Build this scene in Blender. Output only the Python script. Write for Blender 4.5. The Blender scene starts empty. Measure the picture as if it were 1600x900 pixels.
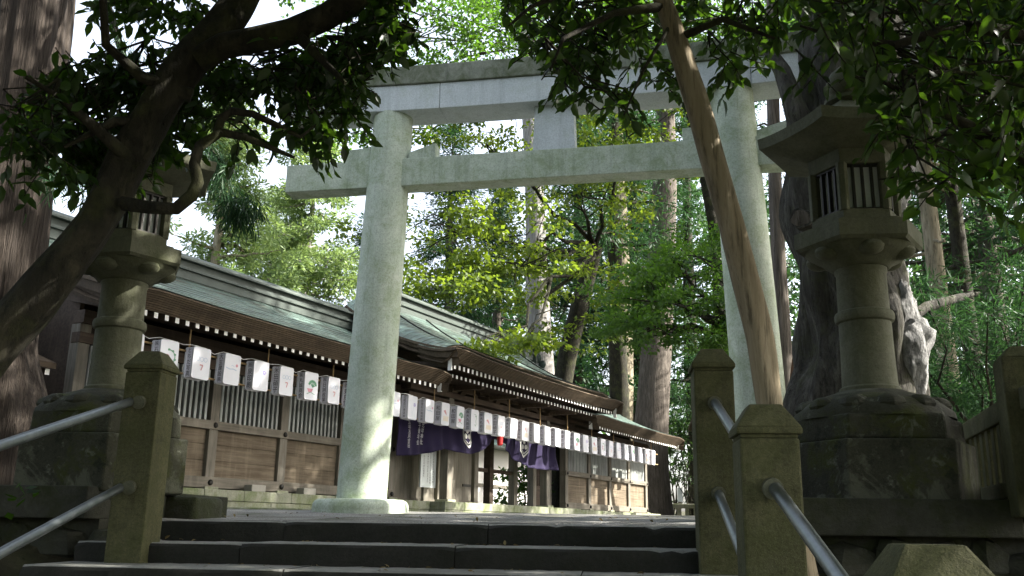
import bpy, bmesh, math, random
import numpy as np
from mathutils import Vector, Matrix

random.seed(7)
RNG = np.random.default_rng(11)
sc = bpy.context.scene
COL = sc.collection
PI = math.pi
R = math.radians

# ------------------------------------------------------------------ camera
F_PX, PITCH, ROLL = 1450.0, 0.252, 0.0145
_fwd = np.array([0, math.cos(PITCH), math.sin(PITCH)])
_rt = np.array([1.0, 0, 0]); _up = np.cross(_rt, _fwd)
_r2 = math.cos(ROLL) * _rt + math.sin(ROLL) * _up
_u2 = -math.sin(ROLL) * _rt + math.cos(ROLL) * _up


def at(px, py, Y):
    """point at forward distance Y seen at photograph pixel (px, py)"""
    r = _fwd * F_PX + _r2 * (px - 800) + _u2 * (450 - py)
    return r * (Y / r[1])


def pix(P):
    """photograph pixel (1600 x 900) of world points, and their depth"""
    P = np.asarray(P, float)
    d = np.maximum(P @ _fwd, 1e-3)
    return 800 + F_PX * (P @ _r2) / d, 450 - F_PX * (P @ _u2) / d, P @ _fwd


cam = bpy.data.cameras.new('camera')
cam.sensor_width = 36; cam.lens = F_PX / 1600 * 36
cam.clip_start = 0.05; cam.clip_end = 2000
cam_o = bpy.data.objects.new('camera', cam); COL.objects.link(cam_o)
M = Matrix((tuple(_r2), tuple(_u2), tuple(-_fwd))).transposed().to_4x4()
cam_o.matrix_world = M
sc.camera = cam_o

# ------------------------------------------------------------------ objects
OFF = {}


def tag(o, label=None, cat=None, group=None, kind=None):
    if label: o['label'] = label
    if cat: o['category'] = cat
    if group: o['group'] = group
    if kind: o['kind'] = kind
    return o


def thing(name, label, cat, loc=(0, 0, 0), rz=0.0, group=None):
    o = bpy.data.objects.new(name, None)
    COL.objects.link(o)
    o.location = loc; o.rotation_euler = (0, 0, rz)
    o.empty_display_size = 0.2
    return tag(o, label, cat, group)


def link(name, me, mats, parent=None, label=None):
    o = bpy.data.objects.new(name, me); COL.objects.link(o)
    for m in (mats if isinstance(mats, (list, tuple)) else [mats]):
        if m is not None: me.materials.append(m)
    if parent is not None: o.parent = parent
    if label: o['label'] = label
    return o


def copy_tree(o, parent=None):
    c = o.copy(); COL.objects.link(c)
    c.parent = parent
    for ch in o.children: copy_tree(ch, c)
    return c


class MB:
    """collects shapes, then makes one mesh object"""
    def __init__(s):
        s.v = []; s.f = []; s.m = []; s.cur = 0

    def add(s, vs, fs):
        b = len(s.v)
        s.v.extend([tuple(map(float, p)) for p in vs])
        for f in fs:
            s.f.append(tuple(b + i for i in f)); s.m.append(s.cur)
        return s

    def box(s, x0, x1, y0, y1, z0, z1):
        s.add([(x0, y0, z0), (x1, y0, z0), (x1, y1, z0), (x0, y1, z0), (x0, y0, z1), (x1, y0, z1), (x1, y1, z1), (x0, y1, z1)],
              [(0, 3, 2, 1), (4, 5, 6, 7), (0, 1, 5, 4), (1, 2, 6, 5), (2, 3, 7, 6), (3, 0, 4, 7)])
        return s

    def hexa(s, b, t):
        """frustum between two polygons of the same count (bottom, top)"""
        n = len(b)
        s.add(list(b) + list(t), [tuple(range(n - 1, -1, -1)), tuple(range(n, 2 * n))] +
              [(i, (i + 1) % n, n + (i + 1) % n, n + i) for i in range(n)])
        return s

    def lathe(s, prof, seg=24, rot=0.0, c=(0, 0)):
        vs = []; fs = []; n = len(prof)
        for r, z in prof:
            for k in range(seg):
                a = rot + 2 * PI * k / seg
                vs.append((c[0] + r * math.cos(a), c[1] + r * math.sin(a), z))
        for i in range(n - 1):
            for k in range(seg):
                k2 = (k + 1) % seg
                fs.append((i * seg + k, i * seg + k2, (i + 1) * seg + k2, (i + 1) * seg + k))
        fs.append(tuple(range(seg - 1, -1, -1))); fs.append(tuple((n - 1) * seg + k for k in range(seg)))
        return s.add(vs, fs)

    def tube(s, pts, rad, seg=10, wob=0.0, freq=3.0, seed=0, ridges=0, ramp=0.0):
        pts = [np.array(p, float) for p in pts]; n = len(pts)
        rg = np.random.default_rng(seed + 5)
        ph = rg.uniform(0, 6.28, 12)
        vs = []; fs = []; prev = None
        for i, p in enumerate(pts):
            t = pts[min(i + 1, n - 1)] - pts[max(i - 1, 0)]
            t = t / (np.linalg.norm(t) + 1e-9)
            if prev is None:
                a = np.cross(t, [0.3, 1, 0.1]); a /= np.linalg.norm(a)
            else:
                a = prev - t * (prev @ t); a /= np.linalg.norm(a)
            prev = a; b = np.cross(t, a)
            r = rad[i] if hasattr(rad, '__len__') else rad
            for k in range(seg):
                w = 2 * PI * k / seg
                q = 1.0
                if wob:
                    q += wob * (math.sin(2 * w + ph[0] + i * .35) + .7 * math.sin(3 * w + ph[1] - i * .22 * freq) + .5 * math.sin(5 * w + ph[2] + i * .5))
                if ridges: q += ramp * math.sin(ridges * w + ph[3] + .12 * i) + .5 * ramp * math.sin((ridges * 2 + 1) * w + ph[4] - .1 * i)
                vs.append(p + (a * math.cos(w) + b * math.sin(w)) * r * q)
        for i in range(n - 1):
            for k in range(seg):
                k2 = (k + 1) % seg
                fs.append((i * seg + k, i * seg + k2, (i + 1) * seg + k2, (i + 1) * seg + k))
        fs.append(tuple(range(seg - 1, -1, -1))); fs.append(tuple((n - 1) * seg + k for k in range(seg)))
        return s.add(vs, fs)

    def ball(s, c, r, seg=12, rings=8, sc_=(1, 1, 1)):
        prof = []
        vs = []; fs = []
        for i in range(rings + 1):
            th = PI * i / rings
            for k in range(seg):
                a = 2 * PI * k / seg
                vs.append((c[0] + r * sc_[0] * math.sin(th) * math.cos(a), c[1] + r * sc_[1] * math.sin(th) * math.sin(a), c[2] + r * sc_[2] * math.cos(th)))
        for i in range(rings):
            for k in range(seg):
                k2 = (k + 1) % seg
                fs.append((i * seg + k, (i + 1) * seg + k, (i + 1) * seg + k2, i * seg + k2))
        return s.add(vs, fs)

    def build(s, name, mats, parent=None, smooth=False, bevel=0.0, segs=2, label=None, angle=35, off=None):
        v = s.v
        if off is not None: v = [(a - off[0], b - off[1], c - off[2]) for a, b, c in v]
        me = bpy.data.meshes.new(name)
        me.from_pydata(v, [], s.f)
        if any(s.m): me.polygons.foreach_set('material_index', s.m)
        if bevel:
            bm = bmesh.new(); bm.from_mesh(me)
            bmesh.ops.recalc_face_normals(bm, faces=bm.faces)
            es = [e for e in bm.edges if len(e.link_faces) == 2 and e.calc_face_angle(0) > R(25)]
            bmesh.ops.bevel(bm, geom=es, offset=bevel, segments=segs, profile=.6, affect='EDGES', clamp_overlap=True)
            bm.to_mesh(me); bm.free()
        else:
            bm = bmesh.new(); bm.from_mesh(me)
            bmesh.ops.recalc_face_normals(bm, faces=bm.faces)
            bm.to_mesh(me); bm.free()
        if smooth:
            me.polygons.foreach_set('use_smooth', [True] * len(me.polygons))
            me.set_sharp_from_angle(angle=R(angle))
        me.update()
        return link(name, me, mats, parent, label)


def ngon(r, z, n=6, rot=0.0, c=(0, 0)):
    return [(c[0] + r * math.cos(rot + 2 * PI * k / n), c[1] + r * math.sin(rot + 2 * PI * k / n), z) for k in range(n)]


# ------------------------------------------------------------------ materials
class NT:
    def __init__(s, name):
        s.mat = bpy.data.materials.new(name); s.mat.use_nodes = True
        s.t = s.mat.node_tree; s.n = s.t.nodes; s.l = s.t.links
        s.b = s.n['Principled BSDF']; s.out = s.n['Material Output']
        s.co = s.n.new('ShaderNodeTexCoord')

    def new(s, ty, **kw):
        n = s.n.new(ty)
        for k, v in kw.items(): setattr(n, k, v)
        return n

    def set(s, sock, v):
        if isinstance(v, bpy.types.NodeSocket): s.l.new(v, sock)
        elif isinstance(v, (tuple, list)) and len(v) == 3 and sock.type == 'RGBA': sock.default_value = (*v, 1)
        else: sock.default_value = v

    def mapping(s, scale=(1, 1, 1), rot=(0, 0, 0), src='Object'):
        m = s.new('ShaderNodeMapping')
        s.l.new(s.co.outputs[src], m.inputs[0]); m.inputs['Scale'].default_value = scale; m.inputs['Rotation'].default_value = rot
        return m.outputs[0]

    def noise(s, scale, vec=None, detail=6, rough=.6, dist=0.0):
        n = s.new('ShaderNodeTexNoise')
        n.inputs['Scale'].default_value = scale; n.inputs['Detail'].default_value = detail
        n.inputs['Roughness'].default_value = rough; n.inputs['Distortion'].default_value = dist
        s.l.new(vec if vec is not None else s.co.outputs['Object'], n.inputs['Vector'])
        return n.outputs['Fac']

    def voro(s, scale, vec=None, feature='F1'):
        n = s.new('ShaderNodeTexVoronoi'); n.feature = feature
        n.inputs['Scale'].default_value = scale
        s.l.new(vec if vec is not None else s.co.outputs['Object'], n.inputs['Vector'])
        return n.outputs['Distance']

    def ramp(s, fac, stops):
        n = s.new('ShaderNodeValToRGB'); e = n.color_ramp.elements
        while len(e) < len(stops): e.new(.5)
        for i, (p, c) in enumerate(stops):
            e[i].position = p; e[i].color = (*c, 1) if len(c) == 3 else c
        s.l.new(fac, n.inputs[0]); return n.outputs[0]

    def rng(s, fac, a, b, lo=0.0, hi=1.0):
        n = s.new('ShaderNodeMapRange'); n.inputs[1].default_value = a; n.inputs[2].default_value = b
        n.inputs[3].default_value = lo; n.inputs[4].default_value = hi
        s.l.new(fac, n.inputs[0]); return n.outputs[0]

    def mix(s, fac, a, b, blend='MIX'):
        n = s.new('ShaderNodeMix'); n.data_type = 'RGBA'; n.blend_type = blend
        s.set(n.inputs[0], fac); s.set(n.inputs[6], a); s.set(n.inputs[7], b)
        return n.outputs[2]

    def math(s, op, a, b):
        n = s.new('ShaderNodeMath'); n.operation = op
        s.set(n.inputs[0], a); s.set(n.inputs[1], b); return n.outputs[0]

    def bump(s, h, strength=.5, dist=.02, nrm=None):
        n = s.new('ShaderNodeBump'); n.inputs['Strength'].default_value = strength; n.inputs['Distance'].default_value = dist
        s.l.new(h, n.inputs['Height'])
        if nrm is not None: s.l.new(nrm, n.inputs['Normal'])
        return n.outputs[0]

    def fin(s, color, rough=.8, bump=None, metal=0.0, spec=.4):
        s.set(s.b.inputs['Base Color'], color); s.set(s.b.inputs['Roughness'], rough)
        s.b.inputs['Metallic'].default_value = metal
        s.b.inputs['Specular IOR Level'].default_value = spec
        if bump is not None: s.l.new(bump, s.b.inputs['Normal'])
        return s.mat


def stone(name, c1, c2, moss=(.05, .06, .018), moss_at=(.5, .7), moss_max=.8, streak=.5, speck=.35, rough=.85, bump=.5, lichen=0.0, coarse=1.0):
    m = NT(name)
    big = m.noise(2.2 * coarse, detail=8, rough=.65)
    fine = m.noise(45, detail=4, rough=.75)
    grain = m.voro(160)
    base = m.mix(m.rng(big, .3, .7), c1, c2)
    base = m.mix(m.rng(fine, .42, .66, 0, speck), base, tuple(x * .35 for x in c1))
    base = m.mix(m.rng(grain, .0, .45, speck, 0), base, tuple(min(1, x * 1.5) for x in c2))
    sv = m.mapping((6, 6, .42)); st = m.noise(1.0, sv, detail=6, rough=.7)
    base = m.mix(m.rng(st, .5, .75, 0, streak), base, tuple(x * .4 for x in c1))
    mo = m.noise(3.1 * coarse, detail=9, rough=.72, dist=.4)
    base = m.mix(m.rng(mo, moss_at[0], moss_at[1], 0, moss_max), base, moss)
    if lichen:
        li = m.noise(7, detail=8, rough=.7, dist=.6)
        base = m.mix(m.rng(li, .57, .66, 0, lichen), base, (.11, .115, .09))
        li2 = m.noise(4.5, m.mapping((1, 1, 1), (1, 2, .5)), detail=9, rough=.75)
        base = m.mix(m.rng(li2, .55, .62, 0, .9 if lichen > .5 else .3), base, (.012, .014, .008))
        li3 = m.noise(2.4, m.mapping((1, 1, 1), (.4, 1.1, 2)), detail=10, rough=.72, dist=.5)
        base = m.mix(m.rng(li3, .56, .62, 0, lichen * .8), base, (.095, .1, .072))
    h = m.math('ADD', m.math('MULTIPLY', fine, .5), m.math('MULTIPLY', m.noise(14, detail=6, rough=.7), 1.0))
    return m.fin(base, rough, m.bump(h, bump, .012), spec=.25)


def bark(name, c1, c2, c3, vs=(9, 9, .8), bump=1.0, dist=.04, moss=0.0):
    m = NT(name)
    v = m.mapping(vs)
    a = m.noise(1.6, v, detail=9, rough=.7, dist=.3)
    b = m.noise(4.5, v, detail=5, rough=.7)
    c = m.ramp(a, [(.3, c1), (.5, c2), (.68, c3)])
    c = m.mix(m.rng(b, .35, .5, .75, 0), c, tuple(x * .3 for x in c1))
    big = m.noise(.9, detail=5)
    c = m.mix(m.rng(big, .4, .7, 0, .5), c, tuple(x * .55 for x in c2))
    if moss:
        mo = m.noise(3.5, detail=8, rough=.7)
        c = m.mix(m.rng(mo, .5, .62, 0, moss), c, (.055, .065, .018))
    h = m.math('ADD', a, m.math('MULTIPLY', b, .6))
    return m.fin(c, .9, m.bump(h, bump, dist), spec=.2)


def wood(name, c1, c2, axis=0, rough=.8, plank=0.0, bump=.3):
    m = NT(name)
    sc_ = [22, 22, 22]; sc_[axis] = 1.1
    v = m.mapping(tuple(sc_))
    a = m.noise(1.0, v, detail=8, rough=.65, dist=.2)
    big = m.noise(1.3, detail=6, rough=.6)
    c = m.mix(m.rng(a, .3, .7), c1, c2)
    c = m.mix(m.rng(big, .4, .75, 0, .55), c, tuple(x * .5 for x in c1))
    st = m.noise(1.0, m.mapping((3.5, 3.5, .5)), detail=7, rough=.7)
    c = m.mix(m.rng(st, .5, .7, 0, .35), c, tuple(min(1, x * 1.6) for x in c2))
    return m.fin(c, rough, m.bump(a, bump, .01), spec=.25)


def leafmat(name, c_dark, c_light, trans, tmix=.45, gloss=.08, rough=.35):
    m = NT(name)
    at_ = m.new('ShaderNodeAttribute'); at_.attribute_name = 'tint'
    f = at_.outputs['Fac']
    c = m.mix(f, c_dark, c_light)
    tc = m.mix(f, tuple(x * .6 for x in trans), trans)
    d = m.new('ShaderNodeBsdfDiffuse'); m.set(d.inputs[0], c)
    t = m.new('ShaderNodeBsdfTranslucent'); m.set(t.inputs[0], tc)
    g = m.new('ShaderNodeBsdfGlossy'); g.inputs['Roughness'].default_value = rough; g.inputs[0].default_value = (1, 1, 1, 1)
    x = m.new('ShaderNodeMixShader'); x.inputs[0].default_value = tmix
    m.l.new(d.outputs[0], x.inputs[1]); m.l.new(t.outputs[0], x.inputs[2])
    y = m.new('ShaderNodeMixShader'); y.inputs[0].default_value = gloss
    m.l.new(x.outputs[0], y.inputs[1]); m.l.new(g.outputs[0], y.inputs[2])
    m.l.new(y.outputs[0], m.out.inputs[0])
    m.n.remove(m.b)
    return m.mat


def plain(name, c, rough=.7, metal=0.0, var=.25, scale=12, spec=.4):
    m = NT(name)
    n = m.noise(scale, detail=6)
    return m.fin(m.mix(m.rng(n, .35, .7, 0, var), c, tuple(x * .5 for x in c)), rough, m.bump(n, .15, .004), metal, spec)


GRANITE = stone('pale_granite', (.48, .53, .54), (.60, .64, .66), moss=(.28, .34, .22), moss_at=(.52, .78), moss_max=.5, streak=.4, speck=.4, bump=.25)
GRANITE_GREEN = stone('greened_granite', (.40, .47, .37), (.55, .60, .51), moss=(.17, .23, .09), moss_at=(.46, .72), moss_max=.7, streak=.65, speck=.5, bump=.3)
GRANITE_TOP = stone('mossy_granite_cap', (.2, .22, .18), (.34, .36, .31), moss=(.07, .09, .035), moss_at=(.4, .62), moss_max=.85, streak=.8, speck=.3, bump=.4)
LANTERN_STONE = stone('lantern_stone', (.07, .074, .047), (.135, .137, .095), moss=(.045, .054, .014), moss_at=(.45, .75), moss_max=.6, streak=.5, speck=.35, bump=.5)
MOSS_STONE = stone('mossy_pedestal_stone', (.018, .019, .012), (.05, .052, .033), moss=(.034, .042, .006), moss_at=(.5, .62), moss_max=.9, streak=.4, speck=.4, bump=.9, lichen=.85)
POST_STONE = stone('post_stone', (.055, .056, .024), (.105, .103, .05), moss=(.035, .042, .01), moss_at=(.46, .64), moss_max=.65, streak=.65, speck=.55, bump=.8, lichen=.1)
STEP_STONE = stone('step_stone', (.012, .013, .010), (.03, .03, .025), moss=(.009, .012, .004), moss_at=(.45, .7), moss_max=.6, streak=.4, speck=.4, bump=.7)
TREAD_STONE = stone('skylit_tread_stone', (.16, .16, .145), (.28, .28, .255), moss=(.05, .06, .022), moss_at=(.5, .7), moss_max=.6, streak=.0, speck=.4, bump=.6)  # skylight on the treads, painted as a paler stone than the shaded risers
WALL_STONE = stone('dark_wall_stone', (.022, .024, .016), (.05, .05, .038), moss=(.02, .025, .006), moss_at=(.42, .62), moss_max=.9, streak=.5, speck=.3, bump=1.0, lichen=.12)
PLINTH_STONE = stone('plinth_stone', (.2, .21, .15), (.33, .33, .26), moss=(.11, .14, .05), moss_at=(.42, .62), moss_max=.8, streak=.6, speck=.3, bump=.6)
BARK_CEDAR = bark('red_cedar_bark', (.022, .018, .015), (.062, .05, .041), (.13, .107, .09), vs=(11, 11, .55), bump=1.0, dist=.06)
BARK_GREY = bark('grey_cedar_bark', (.16, .15, .135), (.28, .265, .25), (.4, .385, .365), vs=(7, 7, .45))
BARK_BROWN = bark('brown_cedar_bark', (.055, .047, .038), (.11, .094, .078), (.19, .165, .14), vs=(7, 7, .5))
BARK_TAN = bark('tan_bark', (.13, .11, .075), (.23, .2, .14), (.33, .3, .22), vs=(6, 6, .8), bump=.5)
BARK_DARK = bark('dark_mossy_bark', (.010, .0095, .0065), (.022, .02, .0135), (.048, .045, .028), vs=(5, 5, 2.2), bump=.8, dist=.025, moss=.35)
BARK_POLE = bark('smooth_tan_bark', (.17, .14, .092), (.25, .207, .138), (.34, .29, .205), vs=(7, 7, .55), bump=.5, dist=.015)
BARK_OLD = bark('old_gnarled_bark', (.022, .021, .017), (.055, .052, .043), (.12, .115, .1), vs=(5, 5, 1.2), bump=1.0, dist=.06, moss=.3)
BARK_PALE = bark('sunlit_weathered_wood', (.09, .09, .09), (.22, .22, .215), (.4, .395, .385), vs=(4, 4, 2.0), bump=1.0, dist=.05)  # torn bare wood, with the trunk's sunlit side put into its pale colour
BARK_SPLIT = bark('red_split_wood', (.085, .045, .025), (.18, .1, .055), (.3, .2, .1), vs=(12, 12, .5), bump=.8)
WOOD_WALL = wood('weathered_board', (.08, .06, .038), (.19, .155, .11), 0, bump=.8)
WOOD_POST = wood('weathered_timber', (.105, .095, .076), (.225, .207, .17), 2)
WOOD_BEAM = wood('weathered_beam', (.1, .089, .07), (.215, .195, .158), 0)
WOOD_SLAT = wood('pale_lattice_bar', (.24, .255, .245), (.46, .49, .47), 2)
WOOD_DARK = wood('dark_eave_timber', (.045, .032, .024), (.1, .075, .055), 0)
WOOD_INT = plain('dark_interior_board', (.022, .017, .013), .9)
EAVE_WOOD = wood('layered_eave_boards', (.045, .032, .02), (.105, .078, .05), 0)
WHITE_PAINT = plain('white_rafter_paint', (.78, .77, .73), .6, var=.15)
PAPER = plain('lantern_paper', (.68, .685, .72), .55, var=.06, scale=4)
PAPER_SIDE = plain('lantern_side_paper', (.82, .81, .88), .6, var=.1, scale=5)
INK = plain('ink', (.025, .022, .03), .6, var=0)
CLOTH = plain('purple_cloth', (.011, .0055, .036), .9, var=.3, scale=3)
CREST = plain('crest_white', (.55, .55, .52), .8, var=.2)
CLOTH_TEXT = plain('cloth_lettering', (.4, .4, .42), .8, var=.2)
RED = plain('red_cord', (.5, .02, .02), .7)
STEEL = plain('handrail_steel', (.2, .225, .225), .36, metal=.85, var=.35, scale=30)
IRON = plain('dark_iron', (.03, .028, .025), .5, metal=.6)
BAMBOO = plain('bamboo_pole', (.3, .2, .09), .6, var=.4)
FROST = plain('frosted_pane', (.68, .72, .73), .45, var=.25, scale=6)
BOARD_WHITE = plain('white_notice_board', (.62, .66, .66), .6, var=.08)
WIRE = plain('white_cable', (.5, .5, .48), .5)
PIC_GREEN = plain('picture_green', (.13, .3, .18), .7)
PIC_RED = plain('picture_red', (.58, .28, .28), .7)
PIC_PINK = plain('picture_pink', (.6, .28, .33), .7)
PIC_BLUE = plain('picture_blue', (.42, .5, .62), .7)
PIC_OCHRE = plain('picture_ochre', (.7, .5, .2), .7)
PIC_LILAC = plain('picture_lilac', (.38, .35, .58), .7)

LEAF_NEAR = leafmat('evergreen_leaf', (.006, .015, .004), (.016, .038, .008), (.11, .24, .012), .3, .03, .35)
LEAF_MAPLE = leafmat('maple_leaf', (.022, .065, .009), (.06, .125, .014), (.12, .26, .018), .5, .03, .5)
LEAF_YELLOW = leafmat('yellowgreen_leaf', (.03, .07, .01), (.105, .155, .016), (.24, .34, .022), .5, .03, .5)
LEAF_CEDAR = leafmat('cedar_needles', (.009, .032, .014), (.03, .085, .03), (.05, .13, .03), .3, .02, .5)
LEAF_PINE = leafmat('bright_conifer_needles', (.03, .08, .035), (.2, .28, .085), (.3, .42, .11), .4, .03, .5)
LEAF_DEEP = leafmat('deep_green_leaf', (.012, .036, .01), (.035, .08, .02), (.07, .15, .025), .4, .03, .5)


def copper():
    m = NT('verdigris_copper')
    v = m.mapping((.6, 6, 6)); a = m.noise(1.2, v, detail=7, rough=.65)
    b = m.noise(2.0, detail=8, rough=.7)
    br = m.new('ShaderNodeTexBrick'); m.l.new(m.mapping((1, 1, 1)), br.inputs[0])
    br.inputs['Scale'].default_value = 1.0; br.inputs['Brick Width'].default_value = .55; br.inputs['Row Height'].default_value = .17
    br.inputs['Mortar Size'].default_value = .008
    br.inputs['Color1'].default_value = (1, 1, 1, 1); br.inputs['Color2'].default_value = (.72, .72, .72, 1); br.inputs['Mortar'].default_value = (.3, .3, .3, 1)
    c = m.ramp(a, [(.3, (.045, .068, .058)), (.5, (.10, .15, .13)), (.7, (.22, .31, .275))])
    c = m.mix(m.rng(b, .45, .7, 0, .75), c, (.085, .08, .062))
    c = m.mix(.8, c, br.outputs[0], 'MULTIPLY')
    return m.fin(c, .4, m.bump(a, .25, .01), .3, .5)


def gravel():
    m = NT('gravel_ground')
    a = m.voro(55); b = m.noise(1.1, detail=8, rough=.65); c2 = m.noise(60, detail=2)
    c = m.ramp(a, [(.1, (.36, .355, .34)), (.5, (.22, .216, .2)), (.8, (.08, .08, .07))])
    c = m.mix(m.rng(c2, .4, .6, 0, .5), c, (.33, .32, .30))
    c = m.mix(m.rng(b, .45, .65, 0, .7), c, (.055, .06, .03))
    return m.fin(c, .95, m.bump(a, .8, .02), spec=.2)


def dirt():
    m = NT('forest_floor')
    a = m.noise(8, detail=9, rough=.75); b = m.noise(.7, detail=6)
    c = m.ramp(a, [(.3, (.018, .016, .010)), (.55, (.05, .042, .026)), (.75, (.09, .075, .05))])
    c = m.mix(m.rng(b, .45, .6, 0, .8), c, (.03, .042, .012))
    return m.fin(c, .95, m.bump(a, .9, .05), spec=.15)


COPPER = copper(); COPPER_DARK = plain('dark_weathered_copper', (.062, .078, .068), .5, metal=.2, var=.6, scale=3); GRAVEL = gravel(); DIRT = dirt()


class Fr:
    """level frame: local x along 'right', y along 'forward'"""
    def __init__(s, yaw, o=(0, 0, 0)):
        s.yaw = yaw; s.o = np.array(o, float)
        s.u = np.array([math.cos(yaw), -math.sin(yaw), 0]); s.v = np.array([math.sin(yaw), math.cos(yaw), 0])

    def W(s, x, y, z=0.0):
        return s.o + s.u * x + s.v * y + np.array([0, 0, z])

    def L(s, P):
        d = np.asarray(P) - s.o
        return d @ s.u, d @ s.v


ST = Fr(.10)            # stairs, posts, stone lanterns
TO = Fr(.197)           # torii
BH = .49                # heading of the shrine's long side
BD = np.array([math.sin(BH), math.cos(BH), 0]); BN = np.array([math.cos(BH), -math.sin(BH), 0])
BO = np.array([-4.71, 18.0, 0.0])
BROT = PI / 2 - BH


def bw(t, k, z=0.0):
    return BO + BD * t + BN * k + np.array([0, 0, z])


# ------------------------------------------------------------------ world, sun
wd = bpy.data.worlds.new('World'); sc.world = wd; wd.use_nodes = True
SUN_AZ, SUN_EL = R(93), R(36)      # azimuth from +Y towards +X
nt = wd.node_tree
sky = nt.nodes.new('ShaderNodeTexSky'); sky.sky_type = 'NISHITA'; sky.sun_disc = False
sky.sun_elevation = SUN_EL; sky.sun_rotation = SUN_AZ; sky.air_density = 1.0; sky.dust_density = 4.0; sky.ozone_density = 1.0
hs = nt.nodes.new('ShaderNodeHueSaturation'); hs.inputs['Saturation'].default_value = .5; hs.inputs['Value'].default_value = 1.0
nt.links.new(sky.outputs[0], hs.inputs['Color'])
bg = nt.nodes['Background']; bg.inputs[1].default_value = .15
nt.links.new(hs.outputs[0], bg.inputs[0])
sl = bpy.data.lights.new('sun', 'SUN'); sl.energy = 5.0; sl.angle = R(.55); sl.color = (1, .95, .86)
so = bpy.data.objects.new('sun', sl); COL.objects.link(so)
sd = Vector((math.sin(SUN_AZ) * math.cos(SUN_EL), math.cos(SUN_AZ) * math.cos(SUN_EL), math.sin(SUN_EL)))
so.rotation_euler = sd.to_track_quat('Z', 'Y').to_euler(); so.location = (30, 0, 40)
vs = sc.view_settings
sc.display_settings.display_device = 'sRGB'
vs.view_transform = 'Standard'; vs.look = 'None'; vs.gamma = 1.0; vs.use_curve_mapping = False
vs.exposure = 2.2
try:
    sc.cycles.use_denoising = True
    sc.cycles.max_bounces = 7; sc.cycles.diffuse_bounces = 4; sc.cycles.glossy_bounces = 2; sc.cycles.transmission_bounces = 4
    sc.cycles.sample_clamp_indirect = 6
except Exception: pass

# ------------------------------------------------------------------ ground
def ground_z(x, y):
    s, v = x * ST.u[0] + y * ST.u[1], x * ST.v[0] + y * ST.v[1]
    if v > 6.95: z = .0 + .2 * min(1, max(0, (v - 6.95) / 8))
    else: z = -.26 + (v - 6.4) * .25 if v < 6.4 else -.26 + (v - 6.4) / .55 * .26
    z = max(z, -2.6)
    if y < 0: z = max(z, -2.6)
    return z


def make_ground():
    ys = list(np.arange(-30, -4, 3.0)) + list(np.arange(-4, 12, .33)) + list(np.arange(12, 60, 1.5)) + list(np.arange(60, 401, 20))
    xs = list(np.arange(-300, -30, 30.)) + list(np.arange(-30, -12, 3.)) + list(np.arange(-12, 12, .5)) + list(np.arange(12, 36, 3.)) + list(np.arange(36, 320, 30.))
    vs_ = []; fs = []; mi = []
    nx = len(xs)
    for y in ys:
        for x in xs:
            z = ground_z(x, y)
            s, v = ST.L((x, y, 0))
            if -3.7 < s < 1.0 and v < 7.2: z -= .25
            else: z += .012 * math.sin(x * 3.1 + y * 1.3) + .01 * math.sin(x * 1.7 - y * 2.9)
            if y > 12: z = .19 + (.0 if y < 45 else (y - 45) * .02)
            vs_.append((x, y, z))
    for j in range(len(ys) - 1):
        for i in range(nx - 1):
            a = j * nx + i
            fs.append((a, a + 1, a + nx + 1, a + nx))
            x = (xs[i] + xs[i + 1]) / 2; y = (ys[j] + ys[j + 1]) / 2
            s, v = ST.L((x, y, 0))
            fr_t = (np.array([x, y, 0]) - BO) @ BN
            mi.append(0 if (v > 6.9 and fr_t > -2 and s > -6 and x < 7 and y < 45) else 1)
    me = bpy.data.meshes.new('ground'); me.from_pydata(vs_, [], fs)
    me.polygons.foreach_set('material_index', mi); me.polygons.foreach_set('use_smooth', [True] * len(fs))
    o = link('ground', me, [GRAVEL, DIRT]); tag(o, kind='structure')


make_ground()

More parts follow.
